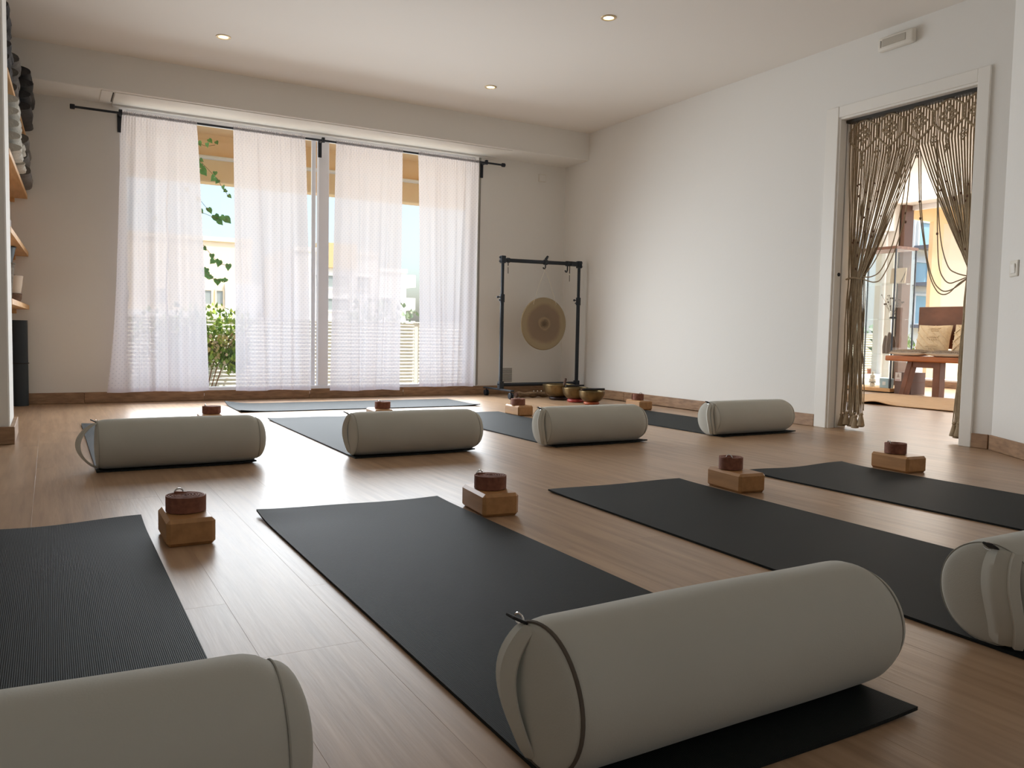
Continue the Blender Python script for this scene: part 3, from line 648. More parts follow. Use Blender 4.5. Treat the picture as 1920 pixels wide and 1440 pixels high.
yoga('black yoga mat in the back row, third from left, in front of the gong stand', 2.236, 2.822, 3.455, 5.16, R(-.3), (0, 0, 0, .008), .003, 7)
yoga('black yoga mat in the back row, nearest the long white wall', 3.373, 3.98, 3.46, 5.02, 0, (0, 0, 0, .008), .003, 8)
o = yoga('black yoga mat laid crosswise below the curtains, reflecting the window', 1.13, 2.95, 5.69, 6.33, R(-1.0), (.022, .0, .012, .01), 0, 9)

# ------------------------------------------------------------------ bolsters
def make_bolster(label, strap_w=.045, bulge=.052, strap_y=.0, pale=True, twin=False, L=.61):
    RR = .100
    t = thing('bolster', label, 'bolster', group='stone grey yoga bolsters')
    wob = lambda a, h: .006*math.sin(3*a+h*9)*math.cos(h*6)+.004*math.sin(5*a-h*14)
    bm = B(); prof = []
    n = 44
    for k in range(n+1):
        x = -L/2+L*k/n; e = min(1, (L/2-abs(x))/.035); e2 = max(0, (x-(L/2-.04))/.04); rr = RR*(1-.055*(1-e)**2 if x < 0 else (1-.13*e2**2.2))*(1+.012*math.cos(x*5)); prof.append((rr, x))
    lathe(bm, prof, 56, None, 'x', wob)
    for v in bm.verts:
        if v.co.z < -RR+.006: v.co.z = -RR+.006
    obj('cover', bm, 'bolster', t, at=None)
    for s in (-1, 1):
        re = RR*(.945 if s < 0 else .87)
        bm = B(); pr = []
        for k in range(11):
            q = k/10; pr.append((re*math.cos(q*PI/2)*(1+.004*(k == 0)), s*(L/2+(.014 if s < 0 else .040)*math.sin(q*PI/2)**.9)) if k < 10 else (0, s*(L/2+(.014 if s < 0 else .040))))
        lathe(bm, pr, 56, None, 'x', wob)
        for v in bm.verts:
            if v.co.z < -RR+.006: v.co.z = -RR+.006
        obj('end_panel', bm, 'bolster', t)
        bm = B(); ring = []
        for k in range(56):
            a = 2*PI*k/56; rr = re*1.012*(1+wob(a, s*L/2)); z = max(rr*math.sin(a), -RR+.006); ring.append((s*(L/2+.001), rr*math.cos(a), z))
        tube(bm, ring, .0028 if s < 0 and not pale else .0012, 6, closed=True)
        obj('piping', bm, 'piping' if s < 0 and not pale else 'piping_pale', t)
    # carrying strap over the left end
    def strap(y0, w, bl, m='handle', nm='handle'):
        bm = B(); n = 18
        path = []
        for k in range(n+1):
            q = k/n; z = .088-.176*q; x = -L/2-.004-(bl*math.sin(q*PI)**.7); yy = y0+.016*math.sin(q*PI)*(1 if y0 >= 0 else -1)+.01*math.sin(q*5)
            path.append((x, yy, max(z, -RR+.008), w*(.75+.35*math.sin(q*PI)**.5)))
        def vv(u, v, off):
            k = min(n-1, int(v*n)); x, y, z, ww = path[int(round(v*n))]
            return (x-off+.004*math.cos(u*PI*2), y+(u-.5)*ww, z)
        g1 = grid(bm, 4, n, lambda u, v: vv(u, v, 0)); g2 = grid(bm, 4, n, lambda u, v: vv(u, v, .0025))
        for j in range(n):
            bm.faces.new((g1[0][j], g1[0][j+1], g2[0][j+1], g2[0][j])); bm.faces.new((g1[4][j], g1[4][j+1], g2[4][j+1], g2[4][j]))
        obj(nm, bm, m, t)
    strap(strap_y, strap_w, bulge)
    if twin: strap(strap_y-.03, strap_w*.5, bulge*.9)
    bm = B(); box(bm, (-.016, -.010, -.002), (.016, .010, .002), .001, Matrix.Translation((-L/2-.012, .012+strap_y, .092)) @ Matrix.Rotation(.5, 4, 'Y')); zp = obj('loop_tab', bm, 'black_tab', t)
    bm = B(); tube(bm, [(-L/2-.006, .02+strap_y+.011*math.cos(a*PI/6), .090+.007*math.sin(a*PI/6)) for a in range(12)], .0015, 5, closed=True); obj('ring', bm, 'chrome', zp)
    return t
ZM = .0066+.100-.006+.0015
bA = make_bolster('large stone grey bolster in front centre with dark piped seam and hanging strap', .046, .022, .028, pale=False, L=.64)
bA.location = (.872, .885, ZM); bA.rotation_euler = (0, 0, R(1.2))
bZ = make_bolster('stone grey bolster cut off by the lower left corner of the photo', .046, .022, .028, L=.64); bZ.location = (-.101, .937, ZM); bZ.rotation_euler = (0, 0, R(-2))
bB = make_bolster('stone grey bolster cut off by the right edge, two straps over its end', .05, .022, -.02, twin=True); bB.location = (1.846, .862, ZM); bB.rotation_euler = (0, 0, R(-1))
bC = make_bolster('stone grey bolster in the back row, leftmost, with a loose looped strap', .02, .07, 0, twin=True); bC.location = (.467, 3.60, ZM)
bD = make_bolster('stone grey bolster in the back row, second from left', .03, .02, .03, twin=True); bD.location = (1.500, 3.565, ZM); bD.rotation_euler = (0, 0, R(-1))
bE = make_bolster('stone grey bolster in the back row, third from left, with pale looped strap', .03, .024, -.01, twin=True); bE.location = (2.497, 3.535, ZM)
dup(bE, (3.652, 3.545, ZM), 0, 'stone grey bolster in the back row, rightmost, near the doorway wall')

# ------------------------------------------------------------------ wooden blocks and rolled straps
bm = B(); box(bm, (-.061, -.1, 0), (.061, .1, .072), .0095); blk = obj('yoga_block', bm, 'block', smooth=False); tag(blk, 'x', 'yoga block', 'wooden yoga blocks beside the mats')
def coil_bm(r0, r1, w, turns, seed):
    r = random.Random(seed); bm = B(); n = int(turns*26); prev = None; th = (r1-r0)/turns*.82
    for k in range(n+1):
        a = 2*PI*k/26; rad = r0+(r1-r0)*k/n+.0006*math.sin(a*1.7+seed); h = .0012*math.sin(a*.53+seed)
        c, s = math.cos(a), math.sin(a)
        q = [bm.verts.new(((rad-th/2)*c, (rad-th/2)*s, .0016+h)), bm.verts.new(((rad+th/2)*c, (rad+th/2)*s, .0016+h)), bm.verts.new(((rad+th/2)*c, (rad+th/2)*s, w+h)), bm.verts.new(((rad-th/2)*c, (rad-th/2)*s, w+h))]
        if prev:
            for i in range(4): bm.faces.new((prev[i], prev[(i+1) % 4], q[(i+1) % 4], q[i]))
        else: bm.faces.new(q)
        prev = q
    bm.faces.new(prev[::-1]); return bm
def make_strap(r0, r1, w, turns, seed, label):
    t = thing('yoga_strap', label, 'yoga strap', group='rolled maroon yoga straps on the blocks')
    obj('coil', coil_bm(r0, r1, w, turns, seed), 'strap', t)
    bm = B(); tube(bm, [(-.012+.011*math.cos(a), .036, w+.004+.009*math.sin(a)) for a in [k*PI/8 for k in range(9)]]+[(-.023, .036, w-.002)], .0022, 6); bk = obj('buckle', bm, 'chrome', t)
    bm = B(); box(bm, (-.03, .031, w-.003), (.004, .041, w+.003), .001, Matrix.Rotation(.12, 4, 'Y')); obj('strap_end', bm, 'strap', bk)
    return t
s1 = make_strap(.004, .052, .043, 12, 1, 'x'); s2 = make_strap(.016, .047, .046, 6, 2, 'x')
BL = [((.318, 2.345), 0, s1, 'front left mat', (.0, .012)), ((1.236, 2.305), R(-6), s1, 'front centre mat', (0, .0)), ((2.275, 2.255), R(-6), s2, 'third front mat', (-.01, .02)), ((3.295, 2.285), R(-5), s2, 'far right front mat', (-.01, .01)),
      ((.812, 5.0), R(-2), s1, 'leftmost back mat', (.008, .0)), ((1.858, 5.0), R(-2), s1, 'second back mat', (.02, 0)), ((2.885, 4.965), 0, s1, 'third back mat', (-.015, -.01)), ((4.028, 5.055), R(-3), s2, 'back mat near the wall', (-.012, 0))]
used = set()
for i, ((x, y), rz, st, where, (ox, oy)) in enumerate(BL):
    lb = 'wooden yoga block on the floor beside the '+where
    if i == 0: blk.location = (x, y, 0.0002); blk.rotation_euler = (0, 0, rz); blk['label'] = lb
    else:
        o = blk.copy(); COL.objects.link(o); o.location = (x, y, .0002); o.rotation_euler = (0, 0, rz); o['label'] = lb
    lb = 'rolled maroon yoga strap standing on the block beside the '+where; loc = (x+ox, y+oy, .0724)
    if st.name not in used:
        used.add(st.name); st.location = loc; st.rotation_euler = (0, 0, rz+i); st['label'] = lb
    else: dup(st, loc, rz+.4*i, lb)

# ------------------------------------------------------------------ gong and stand
GY = 6.36; LX, RX = 3.50, 4.315
g = thing('gong_stand', 'black tubular gong stand on castors in the corner by the curtains', 'stand', (3.9, GY, 0))
def gp(name, bm, m='black_metal', par=None): 
    o = obj(name, bm, m, g, world=True)
    if par is not None: o.parent = par
    return o
LXT, RXT = LX+.005, RX-.005
for x, nm in ((LX, 'post'), (RX, 'post')):
    bm = B(); cyl(bm, (x, GY, .09), (x, GY, .89), .0175, 16); p = gp('post', bm)
    bm = B(); cyl(bm, (x, GY, .88), (x, GY, 1.235), .0145, 16); gp('upper_post', bm)
    bm = B(); lathe(bm, [(.017, -.035), (.023, -.035), (.023, .035), (.0145, .035)], 16, Matrix.Translation((x, GY, .885))); c = gp('collar', bm)
    s = -1 if x < 4 else -1
    bm = B(); cyl(bm, (x+s*.02, GY, .895), (x+s*.045, GY, .895), .005, 8); ball(bm, (x+s*.045, GY, .895), .011, 2); cyl(bm, (x+s*.02, GY, .868), (x+s*.035, GY, .868), .006, 8); k = gp('knob', bm)
    bm = B(); box(bm, (x-.022, GY-.022, 1.195), (x+.022, GY+.022, 1.26), .004); o2 = -1 if x < 4 else 1
    for z in (1.21, 1.245): cyl(bm, (x+o2*.02, GY, z), (x+o2*.036, GY, z), .006, 8)
    gp('corner_clamp', bm)
    bm = B(); box(bm, (x-.022, GY-.022, .075), (x+.024, GY+.022, .145), .004); cyl(bm, (x-.022, GY, .12), (x-.034, GY, .12), .005, 8); gp('base_clamp', bm)
    ya, yb = (6.14, 6.66)
    bm = B(); box(bm, (x-.018, ya, .066), (x+.018, yb, .080), .002); gp('foot', bm)
    for y in (ya+.03, yb-.03):
        cs = bpy.data.objects.new('castor', None); COL.objects.link(cs); cs.parent = g; cs.location = Vector((x, y, .03))-g.location
        for dx in (-.011, .011):
            bm = B(); lathe(bm, [(0, -.007), (.024, -.007), (.0275, -.004), (.0275, .004), (.024, .007), (0, .007)], 20, Matrix.Translation((dx, 0, -.0022)), 'x'); obj('wheel', bm, 'black_metal', cs)
        bm = B(); cyl(bm, (0, 0, .0), (0, 0, .038), .006, 8); box(bm, (-.006, -.012, .0), (.006, .012, .02), .002); obj('fork', bm, 'black_metal', cs)
bm = B(); cyl(bm, (LX, GY, 1.222), (RX, GY, 1.232), .017, 16); gp('top_bar', bm)
bm = B(); cyl(bm, (LX, GY, .115), (RX, GY, .118), .0165, 16); gp('bottom_bar', bm)
GX = 3.945
def hook(x, z, s=1.0):
    bm = B(); lathe(bm, [(.0165, -.016), (.024, -.016), (.024, .016), (.0165, .016)], 14, Matrix.Translation((x, GY, z)), 'x')
    tube(bm, [(x, GY, z-.02), (x, GY, z-.05*s), (x-.008, GY, z-.066*s), (x-.02, GY, z-.064*s), (x-.024, GY, z-.052*s)], .0065, 7); return bm
bm = hook(GX, 1.228, .9); tube(bm, [(GX, GY, 1.25), (GX+.012, GY-.005, 1.27), (GX+.022, GY-.005, 1.285)], [.013, .012, .009], 8); gp('hook', bm)
gp('hook', hook(4.185, 1.23, 1.2))
bm = B(); lathe(bm, [(.017, -.03), (.023, -.03), (.023, .03), (.017, .03)], 14, Matrix.Translation((4.245, GY, 1.231)), 'x'); gp('sleeve', bm)
bm = B(); lathe(bm, [(.017, -.012), (.022, -.012), (.022, .012), (.017, .012)], 14, Matrix.Translation((LX+.055, GY, 1.223)), 'x'); gp('sleeve', bm)
for x, z, a, b in ((LX+.055, 1.205, .03, .055), (4.21, 1.20, .06, .06)):
    bm = B(); tube(bm, [(x, GY, z+.01), (x, GY, z-a)], .004, 6); st = gp('hanging_strap', bm, 'black_tab')
    bm = B(); cyl(bm, (x, GY, z-a), (x, GY, z-a-.014), .0055, 8); gp('ferrule', bm, 'porcelain', st)
    bm = B(); tube(bm, [(x, GY, z-a-.014), (x+.001, GY, z-a-.014-b)], .0028, 6); gp('strap_tail', bm, 'black_tab', st)
# gong disc
gg = thing('gong', 'round bronze gong with a flower emblem hanging from the black stand', 'gong', (GX, GY, .668))
RG = .241
bm = B(); lathe(bm, [(0, -.004), (.055, -.0045), (.065, -.002), (.16, .0005), (.175, -.0015), (RG-.006, .003), (RG, .008), (RG, .014), (RG-.004, .0145), (RG-.008, .008), (.17, .004), (.06, .002), (0, .001)], 72, None, 'y'); obj('disc', bm, 'gong', gg)
bm = B(); rr = .0155; cs = []
for i in range(-2, 3):
    for j in range(-2, 3):
        x = rr*(i+j*.5); z = rr*j*.866
        if abs(i+j) <= 2: cs.append((x, z))
for (x, z) in cs: tube(bm, [(x+rr*math.cos(a*PI/9), -.0052, z+rr*math.sin(a*PI/9)) for a in range(18)], .0007, 4, closed=True)
obj('flower_emblem', bm, 'gong_line', gg)
for s in (-1, 1):
    bm = B(); tube(bm, [(0, 0, 1.166-.668), (s*.06, -.001, .36), (s*.118, -.004, .195), (s*.122, -.006, .178), (s*.118, .01, .17)], .0016, 5); obj('hanging_cord', bm, 'gong_cord', gg)

# singing bowls
def bowl(x, y, r, h, ring_m, ring_h, label, cl):
    c = thing('ring_cushion', cl, 'cushion', (x, y, 0))
    bm = B(); n = 26; tube(bm, [(r*.50*math.cos(2*PI*k/n), r*.50*math.sin(2*PI*k/n), ring_h/2) for k in range(n)], [ring_h/2*(.94+.06*math.sin(k*3)) for k in range(n)], 10, closed=True); obj('padding', bm, ring_m, c)
    bm = B(); tube(bm, [(r*.5*math.cos(2*PI*k/n)*(1+.86*ring_h/r), r*.5*math.sin(2*PI*k/n)*(1+.86*ring_h/r), ring_h/2) for k in range(n)], .0022, 5, closed=True); obj('piping', bm, ring_m, c)
    t = thing('singing_bowl', label, 'bowl', (x, y, ring_h*.72))
    pf = [(0, 0), (r*.42, .002), (r*.66, .014), (r*.87, h*.38), (r*.97, h*.66), (r*.995, h*.86), (r, h), (r*.955, h), (r*.945, h*.86), (r*.92, h*.66), (r*.80, h*.38), (r*.55, .022), (0, .012)]
    bm = B(); lathe(bm, pf, 48); obj('body', bm, 'brass', t)
    bm = B(); tube(bm, [(r*.978*math.cos(2*PI*k/48), r*.978*math.sin(2*PI*k/48), h) for k in range(48)], r*.024, 6, closed=True); obj('rim', bm, 'brass', t)
bowl(3.905, 6.03, .142, .112, 'cushion_dark', .028, 'largest brass singing bowl holding an upright mallet', 'dark brown ring cushion under the largest singing bowl')
bowl(3.905, 5.76, .116, .100, 'cushion_red', .030, 'middle sized brass singing bowl between the other two', 'shiny red ring cushion under the middle singing bowl')
bowl(3.895, 5.51, .107, .092, 'cushion_orange', .026, 'smallest brass singing bowl, nearest the camera', 'orange brown ring cushion under the smallest singing bowl')
t = thing('bowl_mallet', 'dark wooden mallet leaning upright in the largest singing bowl', 'mallet', (3.95, 6.04, .04))
bm = B(); tube(bm, [(0, 0, .0), (.02, 0, .09), (.034, 0, .142), (.035, 0, .147)], [.011, .011, .012, .008], 10); obj('shaft', bm, 'dark_wood', t)
bm = B(); lathe(bm, [(.0112, 0), (.0135, .001), (.0135, .028), (.0112, .029)], 12, Matrix.Translation((.003, 0, .012)) @ Matrix.Rotation(.22, 4, 'Y')); obj('grip', bm, 'black_tab', t)
t = thing('bowl_mallet', 'black padded stick lying across the rim of the smallest singing bowl', 'mallet', (3.93, 5.53, .123))
bm = B(); tube(bm, [(-.09, .03, 0), (.10, -.01, .001)], .0095, 10); obj('shaft', bm, 'black_tab', t)
bm = B(); tube(bm, [(-.105, .0331, 0), (-.09, .03, 0)], .006, 8); obj('tip', bm, 'dark_wood', t)
t = thing('bowl_mallet', 'black padded stick resting across the middle singing bowl', 'mallet', (3.96, 5.79, .133))
bm = B(); tube(bm, [(-.10, .06, 0), (.085, .055, .001)], .0085, 10); obj('shaft', bm, 'black_tab', t)
# knotty wooden rain stick
t = thing('rain_stick', 'knotty brown wooden flute stick lying on the floor under the gong', 'instrument', (3.84, 6.28, .028))
rs = random.Random(2); pts = [(-.22+.44*k/16, .01*math.sin(k*.9), .003*math.sin(k*1.7)) for k in range(17)]
bm = B(); tube(bm, pts, [.024+.0035*math.sin(k*1.3)+rs.uniform(-.001, .001) for k in range(17)], 12); obj('body', bm, 'bark', t)
bm = B(); tube(bm, [(-.232, 0, 0), (-.215, .002, 0)], [.022, .027], 12); obj('mouthpiece', bm, 'dark_wood', t)
for x in (-.04, .0, .04):
    bm = B(); ball(bm, (x, 0, .030), .0055, 2); obj('inlay', bm, 'porcelain', t)

# ------------------------------------------------------------------ shelves in the alcove and what lies on them
def shelf(z, label):
    t = thing('wall_shelf', label, 'shelf', (-.4, 5.9, z))
    bm = B(); prism(bm, [(-.618, 5.025), (-.168, 5.025), (-.122, 6.755), (-.618, 6.755)], z, z+.030); obj('board', bm, 'shelf', t, smooth=False, world=True)
    bm = B(); box(bm, (-.618, 6.735, z-.03), (-.2, 6.756, z), .002); obj('batten', bm, 'shelf', t, smooth=False, world=True)
for z, lb in ((1.862, 'topmost spruce wall shelf in the left alcove, with dark blankets'), (1.455, 'second spruce wall shelf from the top, with light grey blankets'), (1.052, 'third spruce wall shelf from the top, almost empty'), (.677, 'lowest spruce wall shelf, holding baskets')): shelf(z, lb)
def folded(x0, x1, y0, y1, z, h, m, seed):
    r = random.Random(seed); bm = B(); n = 12; rings = []
    m2 = 10
    for i in range(m2+1):
        y = y0+(y1-y0)*i/m2; e = 1-.35*max(0, abs(i/m2-.5)*2-.8)*2; rg = []
        for k in range(n*2):
            a = 2*PI*k/(2*n); cx, cz = math.cos(a), math.sin(a)
            sx = math.copysign(abs(cx)**.55, cx); sz = math.copysign(abs(cz)**.7, cz)
            j = 1+.02*math.sin(3*a+i*.8+seed)
            rg.append(bm.verts.new(((x0+x1)/2+(x1-x0)/2*sx*j*(.96+.04*e), y+.004*math.sin(k+i), z+h/2+h/2*sz*e*.985)))
        rings.append(rg)
    for a, b in zip(rings, rings[1:]):
        for k in range(2*n): bm.faces.new((a[k], a[(k+1) % (2*n)], b[(k+1) % (2*n)], b[k]))
    bm.faces.new(rings[0][::-1]); bm.faces.new(rings[-1])
    return bm
def stack(n, x1, y0, y1, z, h, m, lbl, seed, x0=-.56, grp=None, words=None):
    for k in range(n):
        r = random.Random(seed*10+k); dx = r.uniform(-.012, .008)
        bm = folded(x0, x1+dx, y0, y1, z+k*h, h*.99, m, seed+k*1.7)
        o = obj('folded_blanket', bm, m if not callable(m) else m(k), at=(-.35, (y0+y1)/2, z+k*h))
        tag(o, lbl % words[k], 'blanket', grp)
W7 = ['bottom', 'second from bottom', 'third from bottom', 'fourth from bottom', 'fifth from bottom', 'sixth from bottom', 'top']
stack(5, -.118, 5.18, 5.55, 1.486, .064, 'blanket_light', 'light grey folded blanket in the near stack on the second shelf, %s', 1, grp='light grey folded blankets', words=W7)
stack(3, -.118, 5.60, 5.92, 1.486, .05, 'blanket_light', 'pale folded blanket in the low middle stack on the second shelf, %s', 2, grp='pale folded blankets', words=W7)
stack(3, -.085, 5.98, 6.66, 1.486, .095, 'blanket_grey', 'fluffy grey folded blanket at the far end of the second shelf, %s', 3, grp='fluffy grey blankets', words=W7)
stack(6, -.158, 5.2, 5.55, 1.893, .068, 'blanket_dark', 'charcoal striped folded blanket in the near stack on the top shelf, %s', 4, grp='charcoal folded blankets', words=W7)
stack(3, -.135, 5.60, 5.95, 1.893, .085, 'blanket_grey', 'grey folded blanket in the middle stack on the top shelf, %s', 6, grp='grey folded blankets', words=W7)
stack(4, -.075, 6.0, 6.66, 1.893, .072, 'blanket_dark', 'dark folded blanket in the far stack on the top shelf, %s', 5, grp='dark blankets in the far stack', words=W7)
def vessel(name, label, cat, loc, prof, m, parts=()):
    t = thing(name, label, cat, loc); bm = B(); lathe(bm, prof, 28); obj('body', bm, m, t)
    for pn, bmx, pm in parts: obj(pn, bmx, pm, t)
    return t
bm = B(); lathe(bm, [(0, 0), (.055, 0), (.06, .01), (.06, .06), (.045, .085), (0, .085)], 20)
o = obj('wooden_bowl', bm, 'bead', at=(-.235, 5.32, 1.082)); bmv = o.data
for v in bmv.vertices: v.co += Vector((-.235, 5.32, 1.082))
tag(o, 'small brown wooden vessel on the third shelf', 'bowl')
bm = B(); lathe(bm, [(.072, 0), (.076, .004), (.076, .008), (.07, .01)], 28, Matrix.Translation((0, 0, .045)))
vessel('wicker_basket', 'low brown wicker basket on the lowest shelf under the cream basket', 'basket', (-.235, 6.2, .708), [(0, 0), (.072, 0), (.082, .03), (.084, .062), (.078, .062), (.074, .03), (0, .012)], 'wicker', [('band', bm, 'wicker')])
bm = B(); ball(bm, (0, 0, .105), .05, 2, (1, 1, .5)); ball(bm, (-.02, .01, .13), .03, 2, (1, 1, .8))
vessel('felt_basket', 'cream felt basket filled with dark things, on the wicker basket', 'basket', (-.228, 6.2, .772), [(0, 0), (.07, 0), (.078, .05), (.085, .112), (.081, .112), (.074, .05), (0, .01)], 'basket_white', [('contents', bm, 'black_tab')])
bm = B(); tube(bm, [(.068*math.cos(2*PI*k/24), .068*math.sin(2*PI*k/24), .238) for k in range(24)], .006, 6, closed=True)
vessel('wicker_basket', 'tall grey woven basket on the lowest shelf beside the cream basket', 'basket', (-.25, 5.95, .708), [(0, 0), (.05, 0), (.056, .1), (.068, .238), (.062, .238), (.05, .1), (0, .02)], 'wicker_grey', [('rim', bm, 'wicker_grey')])
bm = B(); tube(bm, [(.076*math.cos(2*PI*k/24), .076*math.sin(2*PI*k/24), .092) for k in range(24)], .004, 6, closed=True)
vessel('plant_pot', 'dark teal pot standing on the grey woven basket', 'pot', (-.25, 5.95, .953), [(0, 0), (.055, 0), (.066, .04), (.076, .092), (.07, .092), (.06, .04), (0, .01)], 'teal', [('rim', bm, 'teal')])
t = thing('rolled_mat', 'dark slate rolled mat standing upright on the floor below the shelves', 'yoga mat', (-.183, 6.655, 0))
bm = B(); prev = None; n = 130
for k in range(n+1):
    a = k*2*PI/24; rad = .012+.039*k/n; th = .003
    q = [bm.verts.new(((rad-th)*math.cos(a), (rad-th)*math.sin(a), .001)), bm.verts.new(((rad+th)*math.cos(a), (rad+th)*math.sin(a), .001)), bm.verts.new(((rad+th)*math.cos(a), (rad+th)*math.sin(a), .60)), bm.verts.new(((rad-th)*math.cos(a), (rad-th)*math.sin(a), .60))]
    if prev:
        for i in range(4): bm.faces.new((prev[i], prev[(i+1) % 4], q[(i+1) % 4], q[i]))
    else: bm.faces.new(q)
    prev = q
bm.faces.new(prev[::-1]); obj('roll', bm, 'roll_mat', t)
bm = B(); tube(bm, [(.0555*math.cos(2*PI*k/30), .0555*math.sin(2*PI*k/30), .30) for k in range(30)], .003, 4, closed=True); obj('band', bm, 'black_tab', t)

# ------------------------------------------------------------------ macrame door curtain
MX = 4.492
mc = thing('macrame_curtain', 'beige macrame door curtain of knotted cords parted to both sides of the doorway', 'curtain', (MX, 3.12, 0))
def mpt(name, bm, m='cord', par=None): return obj(name, bm, m, mc, world=True)
bm = B(); cyl(bm, (MX, 2.688, 1.968), (MX, 3.555, 1.968), .011, 12); mpt('rod', bm, 'dark_wood')
rm = random.Random(21)
def ease(s): return s*s*(3-2*s)
N = 47
def cord_path(y0, side, lay, k):
    yt = (3.53-.11*((3.56-y0)/.48)**.8+rm.uniform(-.012, .012)) if side < 0 else (2.742-.035*((y0-2.70)/.38)+rm.uniform(-.008, .008)); yt = max(2.692, min(3.548, yt))
    yb = (3.535-.15*((3.56-y0)/.48)+rm.uniform(-.012, .012)) if side < 0 else (2.765-.05*((y0-2.70)/.38)+rm.uniform(-.012, .012)); yb = max(2.695, min(3.545, yb))
    x = MX+lay; pts = [(x, y0, 1.968), (x+.002, y0+rm.uniform(-.003, .003), 1.84), (x, y0, 1.735)]
    z1 = 1.735; zt = .97 if side < 0 else .94
    for j in range(1, 9):
        s = j/8; e = s**1.12; pts.append((x*(1-s)+(MX+.0+lay*.6+rm.uniform(-.004, .004))*s, y0+(yt-y0)*e, z1+(zt-z1)*s))
    zb = .10+rm.uniform(-.02, .03)
    for j in range(1, 7):
        s = j/6; pts.append((MX+lay*.6+rm.uniform(-.003, .003)+.012*math.sin(s*PI)*(lay*20), yt+(yb-yt)*s+.008*math.sin(s*5+k), zt+(zb-zt)*s))
    return pts
for lay, off in ((-.010, 0), (.012, .5)):
    for k in range(N):
        y0 = 3.553-.862*(k+off)/N
        if y0 < 2.69: continue
        side = -1 if y0 > 3.083 else 1
        bm = B(); tube(bm, cord_path(y0, side, lay, k), .0033*rm.uniform(.85, 1.15), 5); mpt('cord', bm)
LOOPS = [[(3.20, 1.76), (3.157, 1.567), (3.18, 1.347), (3.224, 1.158), (3.29, 1.016), (3.359, .974), (3.43, .978)], [(3.12, 1.74), (3.129, 1.562), (3.145, 1.343), (3.173, 1.218), (3.23, 1.061), (3.287, .96), (3.331, .939), (3.381, .948), (3.44, .97)], [(3.22, 1.75), (3.185, 1.571), (3.242, 1.29), (3.314, 1.117), (3.377, 1.021), (3.43, .977)],
         [(3.078, 1.70), (3.075, 1.647), (3.052, 1.363), (3.013, 1.141), (2.97, .967), (2.926, .878), (2.888, .849), (2.844, .856), (2.79, .906), (2.735, .938)], [(3.070, 1.70), (3.061, 1.645), (3.042, 1.362), (2.993, 1.077), (2.945, .934), (2.899, .877), (2.857, .866), (2.804, .888), (2.735, .938)], [(2.97, 1.74), (2.952, 1.535), (2.933, 1.196), (2.913, 1.01), (2.88, .937), (2.843, .911), (2.8, .921), (2.74, .942)], [(2.96, 1.74), (2.945, 1.5), (2.933, 1.318), (2.904, 1.132), (2.858, 1.006), (2.809, .967), (2.742, .946)]]
def smooth_path(p, n=6):
    out = []
    for i in range(len(p)-1):
        a, b, c, d = p[max(i-1, 0)], p[i], p[i+1], p[min(i+2, len(p)-1)]
        for j in range(n):
            t = j/n; out.append(tuple(.5*((2*b[m])+(-a[m]+c[m])*t+(2*a[m]-5*b[m]+4*c[m]-d[m])*t*t+(-a[m]+3*b[m]-3*c[m]+d[m])*t**3) for m in range(2)))
    return out+[p[-1]]
for lp in LOOPS:
    bm = B(); tube(bm, [(MX-.004, y, z) for y, z in smooth_path(lp)], .0036, 6); mpt('swag_cord', bm)
PK = [3.545, 3.355, 3.173, 2.981, 2.801]; VY = [3.456, 3.267, 3.078, 2.895, 2.722]
for i, yv in enumerate(VY):
    ya = PK[i]; yb = PK[i+1] if i+1 < 5 else None
    for a, b in ((ya, yv), (yb, yv)):
        if a is None: continue
        bm = B()
        pts = [(MX-.018, a+(b-a)*s, 1.835+(1.757-1.835)*s-.004*math.sin(s*PI)) for s in [q/10 for q in range(11)]]
        tube(bm, pts, [.0062+.0014*(q % 2) for q in range(11)], 7); mpt('knot_ridge', bm)
        bm = B(); pts = [(MX-.018, a+(b-a)*s, 1.905+(.055)*s+.006*math.sin(s*PI)) for s in [q/10 for q in range(11)]]
        tube(bm, pts, [.0055+.0012*(q % 2) for q in range(11)], 7); mpt('knot_ridge', bm)
    bm = B()
    for dy in (-.006, .006): tube(bm, [(MX-.018, yv+dy+.004*math.sin(q*2.2), 1.757-.1*q/10) for q in range(11)], [.004+.0012*(q % 2) for q in range(11)], 6)
    mpt('knot_braid', bm)
    bm = B()     # dense diamond of knots inside each hexagon
    for p in range(-4, 5):
        for q in range(-4, 5):
            if abs(p) + abs(q) > 4 or (p+q) % 2 or (p == 0 and q == 0): continue
            ball(bm, (MX-.016, yv+p*.0125, 1.866+q*.0150), .0098, 1, (.7, 1, 1.1))
    mpt('diamond_motif', bm)
for y in PK:
    bm = B()
    for dy in (-.005, .005): tube(bm, [(MX-.018, max(2.69, min(3.552, y+dy)), 1.835+.07*q/8) for q in range(9)], [.0038+.0014*(q % 2) for q in range(9)], 6)
    mpt('knot_braid', bm)
    if 2.75 < y < 3.5:
        bm = B()
        for p in range(-3, 4):
            for q in range(-3, 4):
                if abs(p)+abs(q) > 3 or (p+q) % 2: continue
                ball(bm, (MX-.015, y+p*.0085, 1.745+q*.0155), .0072, 1, (.7, 1, 1.15))
        mpt('diamond_motif', bm)
for k in range(44):
    y0 = rm.uniform(2.72, 3.54); side = -1 if y0 > 3.08 else 1; s = rm.uniform(.15, .95)
    if abs(y0-3.08) < .05: continue
    yt = 3.49 if side < 0 else 2.72; zt = .97
    bm = B(); ball(bm, (MX-.013, y0+(yt-y0)*s**1.12, 1.735+(zt-1.735)*s), .0062, 1, (1, 1, 1.35)); mpt('bead', bm, 'bead')
for (y, z) in ((3.146, 1.343), (3.140, 1.29), (3.055, 1.40), (3.045, 1.30), (2.934, 1.20)):
    bm = B(); ball(bm, (MX-.005, y, z), .0075, 1, (1, 1, 1.3)); mpt('bead', bm, 'bead')
